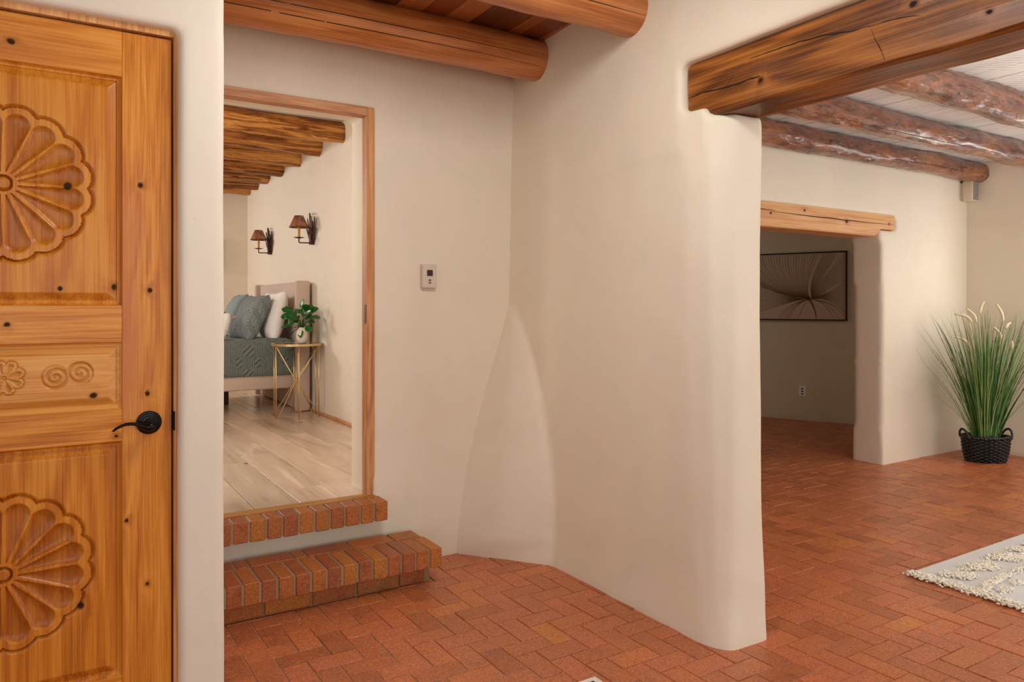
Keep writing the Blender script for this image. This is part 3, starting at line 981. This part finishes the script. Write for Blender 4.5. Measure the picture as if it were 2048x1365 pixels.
# ---------------------------------------------------------------- bedroom furniture
bed = thing('bed', 'upholstered beige bed with winged headboard and sage quilt in the bedroom', 'bed', (0, 0, 0))
bm = BM()
box(bm, 1.875, 1.945, 6.40, 7.88, .345, 1.470, bev=.02, seg=3)
obj('headboard', bm, M_linen, bed, smooth=True, angle=.8)
for y0 in (6.375, 7.835):
    bm = BM()
    v = box(bm, 1.828, 1.952, y0, y0 + .06, .345, 1.475, bev=.018, seg=4)
    obj('headboard_wing', bm, M_linen, bed, smooth=True, angle=.8)
for y0 in (6.45, 7.78):
    bm = BM(); box(bm, -.15, 1.87, y0, y0 + .05, .545, .685, bev=.012, seg=2); obj('side_rail', bm, M_linen, bed, smooth=True, angle=.8)
bm = BM(); box(bm, -.20, -.15, 6.45, 7.83, .545, .685, bev=.012, seg=2); obj('foot_rail', bm, M_linen, bed, smooth=True, angle=.8)
for (lx, ly) in ((-.16, 6.49), (-.16, 7.76), (1.22, 7.0), (1.40, 7.2)):
    bm = BM(); box(bm, lx, lx + .04, ly, ly + .04, .342, .56, bev=.004); obj('leg', bm, M_linen if lx < 0 else M_wick, bed)
bm = BM(); box(bm, -.12, 1.87, 6.47, 7.80, .60, .88, bev=.05, seg=4); obj('mattress', bm, M_whitef, bed, smooth=True)
bm = BM()
nx, ny = 70, 60; G = []
for i in range(nx + 1):
    x = -.17 + (1.845 + .17) * i / nx; row = []
    path = []
    for j in range(ny + 1):
        s = j / ny; tot = .30 * 2 + 1.40
        L = s * tot
        if L < .30: y, z = 6.435, .665 + L
        elif L < 1.70: y, z = 6.435 + (L - .30), .965
        else: y, z = 7.835, .965 - (L - 1.70)
        # round the edges
        for (cy, sg) in ((6.435, 1), (7.835, -1)):
            ddy = (y - cy) * sg; ddz = .965 - z; rr = .045
            if ddy < rr and ddz < rr:
                cc = Vector((rr - ddy, rr - ddz));
                if cc.length > rr: cc = cc.normalized() * rr
                y = cy + sg * (rr - cc.x); z = .965 - (rr - cc.y)
        nn = noise.noise(Vector((x * 4, L * 4, 2))) * .008
        z += (nn + .012 * noise.noise(Vector((x * 1.5, L * 1.5, 8)))) if z > .9 else 0
        y += nn if z <= .9 else 0
        if x > 1.78: z -= (x - 1.78) * .5 * (1 if z > .9 else 0)
        row.append(bm.verts.new((x, y, z)))
    G.append(row)
for i in range(nx):
    for j in range(ny): bm.faces.new((G[i][j], G[i + 1][j], G[i + 1][j + 1], G[i][j + 1]))
bm.faces.new([r for r in G[0]])
bmesh.ops.recalc_face_normals(bm, faces=bm.faces)
q = obj('quilt', bm, M_quilt, bed, smooth=True); q['label'] = 'sage green quilt stitched in diagonal lines'
sm = q.modifiers.new('t', 'SOLIDIFY'); sm.thickness = .006


def pillow(name, label, loc, sw, sh, th, rot, mat, group=None, cat='pillow', wr=.006):
    bm = BM(); n = 26; T = {}
    for side in (1, -1):
        for i in range(n + 1):
            for j in range(n + 1):
                u, v = 2 * i / n - 1, 2 * j / n - 1
                edge = i in (0, n) or j in (0, n)
                if edge and side == -1: T[(side, i, j)] = T[(1, i, j)]; continue
                pin = lambda a, b: a * (1 - .09 * (1 - b * b))
                px, pz = pin(u, v) * sw / 2, pin(v, u) * sh / 2
                t = th / 2 * max(0., (1 - u ** 4) * (1 - v ** 4)) ** .55
                wv = wr * noise.noise(Vector((px * 14, pz * 14, side + loc[0] * 3))) * (0 if edge else 1)
                T[(side, i, j)] = bm.verts.new((px, side * t + wv, pz))
    for side in (1, -1):
        for i in range(n):
            for j in range(n):
                f = [T[(side, i, j)], T[(side, i + 1, j)], T[(side, i + 1, j + 1)], T[(side, i, j + 1)]]
                bm.faces.new(f if side == -1 else f[::-1])
    o = obj(name, bm, mat, smooth=True); o.location = loc; o.rotation_euler = rot
    return tag(o, label, cat, group)


# local Y is the pillow's thickness; turned so that it faces the foot of the bed, leaning on the headboard
GP = 'pillows on the bed'
pillow('pillow', 'white plump pillow leaning on the headboard behind the quilted pillow', (1.725, 6.80, 1.165), .66, .46, .17, (-.22, 0, -PI / 2 - .02), M_whitef, GP)
pillow('pillow', 'sage green pillow with quilted lines in front of the white pillow', (1.52, 6.72, 1.155), .47, .44, .17, (-.42, 0, -PI / 2 + .12), M_pillowq, GP)
pillow('pillow', 'plain sage pillow at the far side of the bed', (1.53, 7.36, 1.165), .50, .44, .17, (-.36, 0, -PI / 2 - .05), M_sage, GP)
t = thing('cushion', 'small white cushion with corner tassels at the left edge of the bedroom view', 'cushion', (0, 0, 0))
c_ = pillow('cover', None, (1.235, 6.60, 1.085), .30, .24, .13, (-.34, 0, -PI / 2 + .15), M_whitef, None, None); c_.parent = t
for (p_, mt, r) in (((1.335, 6.44, 1.165), M_tassp, .020), ((1.30, 6.75, 1.20), M_tass, .024)):
    bm = BM()
    for k in range(26):
        a = random.uniform(0, 2 * PI); e = random.uniform(-.2, 1.2)
        dv = Vector((math.cos(a) * math.cos(e), math.sin(a) * math.cos(e), math.sin(e) * .6)) * r
        tube(bm, [p_, Vector(p_) + dv * .6, Vector(p_) + dv + Vector((0, 0, -.006))], [.005, .004, .002], 5)
    obj('tassel', bm, mt, t, smooth=True)

# side table
t = thing('side_table', 'round gold wire side table with dark glass top beside the bed', 'side table', (1.765, 6.15, .341))
bm = BM()
lathe(bm, [(.186, .588), (.203, .588), (.203, .606), (.186, .606), (.186, .588)], seg=48); obj('top_ring', bm, M_gold, t, smooth=True, angle=.6)
bm = BM(); lathe(bm, [(0, .598), (.187, .598), (.187, .604), (0, .604)], seg=48); obj('glass_top', bm, M_glass, t)
R_ = .195; a0 = math.radians(20)
for k in range(6):
    a = a0 + k * PI / 3
    P0 = Vector((R_ * math.cos(a), R_ * math.sin(a), 0)); P1 = P0 + Vector((0, 0, .59))
    bm = BM(); tube(bm, [P0 + Vector((0, 0, .0)), P1], .0052, 8); obj('leg', bm, M_gold, t, smooth=True)
    bm = BM(); mid = Vector((math.cos(a) * .006, math.sin(a) * .006, .295))
    b = a + .12
    tube(bm, [P1, mid, Vector((R_ * math.cos(b + PI * 0), R_ * math.sin(b), .004))], .0045, 8)
    obj('brace', bm, M_gold, t, smooth=True)

t = thing('vase', 'cream egg shaped ceramic vase on the gold side table', 'vase', (1.80, 6.11, .946))
bm = BM(); lathe(bm, [(0, 0), (.026, 0), (.034, .006), (.043, .03), (.0465, .055), (.045, .08), (.038, .105), (.026, .125), (.019, .134), (.017, .134), (.017, .12), (.0, .115)], seg=32)
obj('body', bm, M_vase, t, smooth=True, angle=.9)
t = thing('leaf_sprig', 'sprig of glossy green oval leaves standing in the cream vase', 'plant', (1.80, 6.11, 1.062))
random.seed(5)
stems = BM(); leaves = BM()
# leaf targets in the camera-facing plane: (side, up)
tg = [(-.10, .10), (-.125, .055), (-.085, .03), (-.10, -.012), (-.055, .115), (-.03, .085), (.0, .125), (.035, .115), (.01, .075), (.045, .075),
      (.075, .052), (.105, .045), (.03, .04), (-.035, .04), (-.055, -.045), (-.02, -.01), (.0, -.05), (.05, -.02), (-.06, .075), (.07, .095), (.02, .10), (-.005, .02), (-.04, .06), (.06, .02), (-.07, .01), (.0, .06), (.04, .10), (-.02, .03), (.03, -.02), (-.08, .05), (.05, .05), (-.045, -.01)]
Rv = Vector((math.cos(yaw), -math.sin(yaw), 0)); Fv = Vector((math.sin(yaw), math.cos(yaw), 0))
for i, (a, b) in enumerate(tg):
    dp = random.uniform(-.07, .05)
    tip = Rv * a * .95 + Fv * dp + Vector((0, 0, b + .045)); base = Vector((0, 0, -.01 if b > -.02 else .015))
    mid = base * .4 + tip * .55 + Vector((0, 0, .03))
    tube(stems, [base, base * .5 + mid * .5, mid, tip], .0018, 5)
    dr = (tip - mid); dr.z *= .5; dr = dr.normalized(); nrm = (Vector((0, 0, 1)) * .75 - Fv * random.uniform(.2, 1.2) + Rv * random.uniform(-.4, .4)).normalized()
    sd = dr.cross(nrm).normalized(); nrm = sd.cross(dr)
    L = random.uniform(.066, .084); W = L * .40; n = 8
    prev = None
    for k in range(n + 1):
        s = k / n; ww = W * (max(0., math.sin(PI * min(1, s * .94 + .03))) ** .8) * (1.0 if s < .6 else 1 - .15 * (s - .6))
        c = tip + dr * (s * L) - nrm * (.012 * s * s)
        row = [leaves.verts.new(c + sd * ww * e + nrm * abs(e) * ww * .25) for e in (-1, -.5, 0, .5, 1)]
        if prev:
            for m_ in range(4): leaves.faces.new((prev[m_], prev[m_ + 1], row[m_ + 1], row[m_]))
        prev = row
obj('stem', stems, M_leaf, t, smooth=True)
lf = obj('foliage', leaves, M_leaf, t, smooth=True); lf.modifiers.new('t', 'SOLIDIFY').thickness = .001


# sconces
def sconce(label, y):
    t = thing('wall_sconce', label, 'wall lamp', (1.975, y, 1.79), 0, 'wall sconces above the bed')
    bm = BM()
    box(bm, -.035, -.001, -.022, .022, .0, .085); obj('socket_plate', bm, M_iron, t)
    bm = BM()
    random.seed(9)
    # bundle of upright metal straps behind and around the lamp
    for k, (yo, h, lean, dx_) in enumerate(((-.052, .235, -.03, -.022), (-.036, .20, -.02, -.02), (-.02, .16, -.012, -.024), (-.008, .25, .004, -.016), (.006, .22, 0, -.026),
                                            (.018, .19, .012, -.018), (.03, .235, .02, -.020), (.044, .20, .03, -.022), (.052, .15, .04, -.014), (-.06, .14, -.03, -.012), (.0, .14, -.03, -.03), (.01, .12, .03, -.03))):
        y0, y1 = yo * .45, yo * 1.5 + lean * 1.1
        x_ = dx_ * (1.0 + .9 * ((k * 7) % 5) / 4)
        vs = []
        for (yy, zz) in ((y0 - .006, .01), (y0 + .006, .01), (y1 + .006, h), (y1 - .006, h - .014)):
            vs.append((yy, zz))
        a = [bm.verts.new((x_ * (.5 + zz * 3) - .003, yy, zz)) for yy, zz in vs]; b = [bm.verts.new((x_ * (.5 + zz * 3) + .003, yy, zz)) for yy, zz in vs]
        bm.faces.new(a); bm.faces.new(b[::-1])
        for i in range(4): bm.faces.new((a[i], b[i], b[(i + 1) % 4], a[(i + 1) % 4]))
    bmesh.ops.recalc_face_normals(bm, faces=bm.faces)
    obj('strap_bundle', bm, M_iron, t)
    bm = BM()
    for pts in ([(-.03, -.020, .02), (-.050, -.046, .265)], [(-.03, .010, .02), (-.020, .040, .275)], [(-.051, -.048, .263), (-.019, .042, .273)]):
        tube(bm, pts, .0055, 4)
    obj('open_frame', bm, M_iron, t)
    bm = BM(); tube(bm, [(-.02, 0, .014), (-.125, 0, .012), (-.128, 0, .018), (-.128, 0, .05)], .0052, 4); obj('arm', bm, M_iron, t)
    bm = BM(); lathe(bm, [(0, .046), (.012, .048), (.044, .056), (.046, .058), (.02, .055), (0, .054)], (-.128, 0, 0), 24); obj('drip_pan', bm, M_iron, t, smooth=True)
    bm = BM(); lathe(bm, [(0, .055), (.0105, .055), (.0105, .155), (0, .157)], (-.128, 0, 0), 16); obj('candle_sleeve', bm, M_candle, t, smooth=True, angle=.6)
    bm = BM()
    seg = 40; prof = [(.082, .143), (.038, .243)]; rr = []
    for r, z in prof + [(.0365, .243), (.0805, .143)]:
        rr.append([bm.verts.new((-.128 + r * math.cos(2 * PI * k / seg), r * math.sin(2 * PI * k / seg), z)) for k in range(seg)])
    for a, b in ((0, 1), (1, 2), (2, 3), (3, 0)):
        for k in range(seg): bm.faces.new((rr[a][k], rr[a][(k + 1) % seg], rr[b][(k + 1) % seg], rr[b][k]))
    s = obj('lamp_shade', bm, M_shade, t, smooth=True, angle=.6)
    bm = BM()
    tube(bm, [(-.128 + .082 * math.cos(2 * PI * k / seg), .082 * math.sin(2 * PI * k / seg), .143) for k in range(seg)], .0022, 6, closed=True)
    obj('rim', bm, M_iron, t, smooth=True)
    for dx_, dy_ in ((.04, 0), (-.02, .035), (-.02, -.035)): pass
    return t


sconce('copper shaded iron wall sconce nearer the doorway', 6.36)
sconce('copper shaded iron wall sconce farther back, nearer the room corner', 7.78)

t = thing('picture_frame', 'black framed picture edge on the far bedroom wall, cut by the partition', 'picture', (0, 0, 0))
bm = BM(); box(bm, 1.08, 1.704, 8.815, 8.842, 1.665, 2.025, bev=.003); obj('frame', bm, M_artfr, t)
bm = BM(); box(bm, 1.10, 1.684, 8.812, 8.816, 1.685, 2.005); obj('print', bm, M_art, t)

# ---------------------------------------------------------------- hall picture and outlet
ang = math.atan2(-.922, .387)
t = thing('wall_art', 'wide framed line drawing of fanned petals on the dark hall wall', 'picture', (ax, ay, 0), ang)
# local x runs along the wall to the right, local -y faces the opening
S1 = .932; S0 = S1 - 1.62; ZB, ZT = 1.100, 1.846
bm = BM()
box(bm, S0, S1, -.032, -.004, ZB, ZB + .014); box(bm, S0, S1, -.032, -.004, ZT - .014, ZT)
box(bm, S0, S0 + .014, -.032, -.004, ZB, ZT); box(bm, S1 - .014, S1, -.032, -.004, ZB, ZT)
obj('frame', bm, M_artfr, t)
bm = BM(); box(bm, S0 + .01, S1 - .01, -.022, -.006, ZB + .01, ZT - .01); obj('canvas', bm, M_art, t)
bm = BM(); random.seed(12)
CXs, CZs = .565, ZB + .235


def stroke(P, w0, w1, n=22):
    P = [Vector((a, b)) for a, b in P]; prev = None; k = len(P) - 1
    for i in range(n + 1):
        t_ = i / n
        q = [p.copy() for p in P]
        while len(q) > 1: q = [q[a].lerp(q[a + 1], t_) for a in range(len(q) - 1)]
        q0 = q[0]
        e = min(1, t_ + .02); q = [p.copy() for p in P]
        while len(q) > 1: q = [q[a].lerp(q[a + 1], e) for a in range(len(q) - 1)]
        dv = (q[0] - q0); nv = Vector((-dv.y, dv.x)); nv = nv.normalized() if nv.length > 1e-7 else Vector((0, 1))
        if not (S0 + .016 < q0.x < S1 - .016 and ZB + .016 < q0.y < ZT - .016): prev = None; continue
        ww = w0 + (w1 - w0) * t_
        a, b = q0 + nv * ww, q0 - nv * ww
        pr = (bm.verts.new((a.x, -.0228, a.y)), bm.verts.new((b.x, -.0228, b.y)))
        if prev: bm.faces.new((prev[0], pr[0], pr[1], prev[1]))
        prev = pr


for k in range(34):          # rising left and centre petals
    f = k / 33; tx = CXs - .95 + f * 1.02; hz = ZT
    stroke([(CXs, CZs), (CXs - .10 - .42 * (1 - f) ** 1.2, CZs + .05 + .10 * f), (tx - .02, CZs + .35), (tx, hz)], .0022, .0016 + .0008 * (k % 3))
for k in range(22):          # right leaning petal
    f = k / 21
    ex, ez = (CXs + .12 + f * .30, ZT) if f < .5 else (S1, ZT - (f - .5) * .62)
    stroke([(CXs + .01, CZs), (CXs - .04 + .22 * f, CZs + .27 - .2 * f), (CXs + .14 + .1 * f, CZs + .42 - .22 * f), (ex, ez)], .0022, .0017)
for k in range(14):          # low right
    f = k / 13
    stroke([(CXs + .02, CZs), (CXs + .14, CZs + .07 - .05 * f), (CXs + .24, CZs + .06 - .10 * f), (S1, CZs + .22 - f * .36)], .0022, .0018)
for k in range(18):          # low left
    f = k / 17
    stroke([(CXs - .02, CZs), (CXs - .22, CZs - .005), (CXs - .45, CZs + .12 - .26 * f), (CXs - 1.0, CZs + .55 - .80 * f)], .0022, .0018)
for dx_, c_ in ((-.13, -.02), (-.26, -.05), (-.29, -.07), (-.24, -.03), (-.33, -.09), (-.36, -.1), (.30, .09), (.24, .1), (.37, .16), (.42, .2)):
    stroke([(CXs, CZs - .003), (CXs + dx_ * .35, CZs - .01), (CXs + dx_ * .8, CZs - .09), (CXs + dx_, ZB)], .003, .0016)
stroke([(CXs - .02, CZs), (CXs + .03, CZs - .07), (CXs + .055, CZs - .14), (CXs + .055, ZB)], .014, .004)
obj('line_drawing', bm, M_artline, t)
t = thing('wall_outlet', 'small white outlet plate low on the hall wall under the drawing', 'outlet', (ax, ay, 0), ang)
bm = BM(); box(bm, .435, .508, -.010, .004, .262, .378, bev=.003); obj('plate', bm, plain('bright_white_plastic', sr(244, 238, 232), .4), t)
for z in (.35, .32, .29):
    bm = BM(); box(bm, .462, .481, -.0115, -.009, z - .007, z + .007); obj('socket', bm, M_dark, t)

# ---------------------------------------------------------------- speaker
t = thing('wall_speaker', 'small cream and grey wall speaker under the log in the far corner', 'speaker', (0, 0, 0))
bm = BM(); box(bm, 6.762, 6.862, 3.276, 3.36, 2.168, 2.345, bev=.008, seg=2); obj('cabinet', bm, M_offw, t, smooth=True, angle=.6)
bm = BM(); box(bm, 6.772, 6.855, 3.271, 3.277, 2.176, 2.34, bev=.002); g_ = obj('grille', bm, M_grill, t); g_['label'] = 'grey grille'
bm = BM(); tube(bm, [(6.835 + .006 * math.cos(a), 3.270, 2.192 + .006 * math.sin(a)) for a in (2 * PI * k / 16 for k in range(16))], .0012, 5, closed=True); obj('badge', bm, M_white, t)
bm = BM(); box(bm, 6.775, 6.84, 3.355, 3.392, 2.19, 2.33); obj('bracket', bm, M_offw, t)

# ---------------------------------------------------------------- potted grass
random.seed(31)
t = thing('potted_plant', 'tall green artificial grass with cream seed heads in an oval black wicker basket', 'plant', (6.44, 3.02, .001), -yaw)
bk = BM()
AX, AY, BH = .145, .10, .20
def oval(a, r, z): return Vector(((AX + r) * math.cos(a), (AY + r) * math.sin(a), z))
rows = 15; ns = 120
for i in range(rows):
    z = .006 + i * BH / rows; flare = .028 * (i / rows) + .008 * math.sin(PI * i / rows)
    pts = [oval(2 * PI * k / ns, flare + .008 * math.sin(2 * PI * k / ns * 15 + (i % 2) * PI), z) for k in range(ns)]
    tube(bk, pts, .0074, 6, closed=True)
for k in range(30):
    a = 2 * PI * (k + .5) / 30
    tube(bk, [oval(a, -.0, .0), oval(a, .012, BH * .5), oval(a, .028, BH)], .005, 5)
for q_ in range(2):
    pts = [oval(2 * PI * k / 90, .030 + .006 * math.sin(2 * PI * k / 90 * 18 + q_ * PI), BH + .006 * math.cos(2 * PI * k / 90 * 18 + q_ * PI)) for k in range(90)]
    tube(bk, pts, .0085, 6, closed=True)
lathe(bk, [(0, 0), (1, 0), (1, .012), (0, .012)], (0, 0, .002), 40, sx=AX, sy=AY)
lathe(bk, [(0, .15), (1, .15), (1, .16), (0, .16)], (0, 0, 0), 40, sx=AX + .01, sy=AY + .01)
basket = obj('basket', bk, M_wick, t, smooth=True); basket['label'] = 'oval black wicker basket'
for s_ in (1, -1):
    bm = BM()
    for q_ in range(2):
        pts = []
        for k in range(31):
            u = k / 30; a = PI * u
            base = Vector((s_ * (AX + .022 + .02 * math.sin(a)), math.cos(a) * .065, BH - .015 + math.sin(a) * .075))
            tw = 2 * PI * u * 5 + q_ * PI
            pts.append(base + Vector((math.cos(tw) * .005, 0, math.sin(tw) * .005)))
        tube(bm, pts, .0062, 6)
    obj('handle', bm, M_wick, basket, smooth=True)


def grassmat(name, a, b, c):
    m = NT(name); r = m.attr()
    sep = m.n('ShaderNodeSeparateXYZ'); m.l(m.obj(), sep.inputs[0])
    col = m.ramp(r, [(0, a), (.5, b), (1, c)])
    return m.set(col, .4, Subsurface_Weight=0.)


M_grass = grassmat('grass_blade_green', sr(14, 62, 30), sr(66, 128, 52), sr(178, 200, 128))
gb = BM(); gb.faces.layers.float.new('rnd'); gl = gb.faces.layers.float['rnd']
seedm = plain('cream_seed_head', sr(226, 214, 178), .9, 0, .6, 300)


_cy, _sy = math.cos(-yaw), math.sin(-yaw)


def keep(c):
    # keep the tips off the two walls behind the basket
    wx, wy = 6.44 + c.x * _cy - c.y * _sy, 3.02 + c.x * _sy + c.y * _cy
    wx = min(wx, 6.84 + .02 * math.sin(c.z * 9)); wy = min(wy, 3.345 + .01 * math.sin(c.z * 7))
    ux, uy = wx - 6.44, wy - 3.02
    return Vector((ux * _cy + uy * _sy, -ux * _sy + uy * _cy, c.z))


def blade(bm, p0, spread, Hh, droop, az, w, r):
    dirv = Vector((math.cos(az), math.sin(az), 0)); side = Vector((-math.sin(az + random.uniform(-1.2, 1.2)), math.cos(az), 0)).normalized()
    prev = None; n = 9
    for i in range(n + 1):
        s = i / n
        c = p0 + dirv * (spread * 1.12 * (s ** 1.3) + droop * s ** 5) + Vector((0, 0, Hh * s - droop * .5 * s ** 6))
        ww = w * max(0., 1 - s) ** .55 * min(1, .6 + s * 3)
        c = keep(c)
        row = (bm.verts.new(c + side * ww), bm.verts.new(c + Vector((0, 0, 0)) + dirv * ww * .35), bm.verts.new(c - side * ww))
        if prev:
            for a in range(2):
                f = bm.faces.new((prev[a], prev[a + 1], row[a + 1], row[a])); f[gl] = r
        prev = row
    return c


for k in range(430):
    a = random.uniform(0, 2 * PI); rr = math.sqrt(random.random())
    p0 = Vector((rr * .095 * math.cos(a), rr * .06 * math.sin(a), .15))
    az = math.atan2(p0.y * 1.2 + random.uniform(-.02, .02), p0.x + random.uniform(-.03, .03))
    tall = random.random()
    Hh = .45 + .68 * tall ** .7
    sp = rr * random.uniform(.12, .40) * (.55 + .5 * Hh) * abs(math.cos(az)) + rr * random.uniform(.06, .16) * abs(math.sin(az))
    blade(gb, p0, sp, Hh, random.uniform(0, .10) if tall > .3 else .05, az, random.uniform(.0026, .0058), random.random())
for (az, sp, hh) in ((PI, .34, .42), (PI + .2, .52, .95), (PI - .2, .50, .82), (.1, .36, .45), (-.2, .44, .62), (.2, .42, .80), (0, .40, 1.0), (PI, .42, 1.0), (PI + .3, .36, 1.08), (.1, .45, .5), (PI, .45, .88)):
    blade(gb, Vector((.05 * math.cos(az), 0, .15)), sp, hh, .03, az, .0028, .25)
go = obj('grass_blades', gb, M_grass, t, smooth=True)
# seed plumes: (side at top, height of stem end, curl direction, length)
for (sx_, hz, cl, L, yo) in ((-.13, 1.12, -1.0, .16, -.02), (-.075, 1.12, -.45, .15, .0), (-.03, 1.19, .25, .11, .03), (.14, 1.13, -.3, .16, .0),
                             (.09, .99, -.45, .12, -.05), (.185, .90, -.05, .075, -.04), (-.165, .93, -.8, .14, -.04), (.18, 1.07, .5, .07, .03), (-.10, 1.02, -.15, .10, .02)):
    st = BM()
    end = Vector((sx_, yo, hz)); b0 = Vector((sx_ * .3, yo * .4, .15))
    tube(st, [b0, b0.lerp(end, .5) + Vector((-sx_ * .10, 0, .02)), end], [.003, .0025, .002], 5)
    sp_ = obj('seed_head', st, seedm, t, smooth=True)
    st = BM()
    pts = []; rad = []
    p_ = end.copy(); dirv = Vector((sx_ * .3, 0, 1)).normalized()
    for i in range(11):
        pts.append(p_.copy()); s = i / 10
        rad.append(.0125 * (math.sin(PI * min(1, .12 + s * .8)) ** .6) * (1 + .12 * math.sin(i * 7)))
        dirv = (dirv + Vector((cl * .26, 0, -.05 * abs(cl)))).normalized(); p_ = p_ + dirv * L / 10
    tube(st, pts, rad, 8)
    obj('plume', st, seedm, sp_, smooth=True)

# ---------------------------------------------------------------- rug and floor plate
t = thing('area_rug', 'pale grey rug with tufted cream pattern and fluffy border on the living room floor', 'rug', (3.395, 0, 0))
M_rug = plain('pale_grey_weave', sr(222, 222, 222), .95, 0, .5, 260)
M_tuft = plain('cream_tuft', sr(246, 240, 226), .95, 0, .3, 120)
bm = BM(); box(bm, .016, 2.3, -.9, 1.93, .002, .009, bev=.003, seg=2); r_ = obj('woven_field', bm, M_rug, t)
bm = BM(); random.seed(77)
tpl = bmesh.new(); bmesh.ops.create_icosphere(tpl, subdivisions=1, radius=1)
TV = [v.co.copy() for v in tpl.verts]; TF = [[v.index for v in f.verts] for f in tpl.faces]; tpl.free()


def tuft(x, y, z, r):
    R3 = Matrix.Rotation(random.uniform(0, PI), 3, 'Z')
    sx_, sy_, sz_ = r * random.uniform(.8, 1.7), r * random.uniform(.7, 1.1), r * random.uniform(.6, 1)
    vs = [bm.verts.new(R3 @ Vector((p.x * sx_, p.y * sy_, p.z * sz_)) + Vector((x, y, z))) for p in TV]
    for f in TF: bm.faces.new([vs[i] for i in f])


for k in range(3800):
    y = random.uniform(-.4, 1.935); tuft(random.gauss(.012, .018), y, .006 + random.random() * .016, .0058)


def band(P, wd, n):
    for _ in range(int(n * 1.9)):
        s = random.random() * (len(P) - 1); i = min(int(s), len(P) - 2); f = s - i
        a, b = P[i], P[i + 1]; x, y = a[0] + (b[0] - a[0]) * f, a[1] + (b[1] - a[1]) * f
        tuft(x - 3.395 + random.uniform(-wd, wd), y + random.uniform(-wd, wd) * .5, .011 + random.random() * .014, .0058)


for y0 in (1.86, 1.20):
    for i in range(3):
        for j in range(2):
            band([(3.50 + .22 * i + .05 * j, y0 - .03 - .06 * j), (3.58 + .22 * i, y0 - .10 - .02 * j)], .045, 80)
    band([(3.62, y0 - .05), (3.74, y0 - .1), (3.86, y0 - .06)], .03, 70)
    band([(3.42, y0 - .24), (3.56, y0 - .21), (3.72, y0 - .20), (4.3, y0 - .18)], .035, 330)
    band([(3.52, y0 - .27), (3.57, y0 - .30)], .03, 40); band([(3.66, y0 - .26), (3.72, y0 - .28)], .03, 40)
    for i in range(4):
        band([(4.0 + .16 * i, y0 - .03), (4.08 + .16 * i, y0 - .12)], .04, 70)
obj('tufting', bm, M_tuft, t, smooth=True)

t = thing('floor_vent', 'corner of a flat white plate on the brick floor at the bottom edge', 'vent', (1.565, 1.957, 0))
bm = BM(); box(bm, -.30, 0, -.12, 0, .0015, .006, bev=.001); obj('plate', bm, plain('white_painted_metal', sr(226, 218, 208), .5), t)
bm = BM()
for i in range(8): box(bm, -.28 + i * .034, -.262 + i * .034, -.10, -.022, .0055, .0066)
obj('slots', bm, M_dark, t)
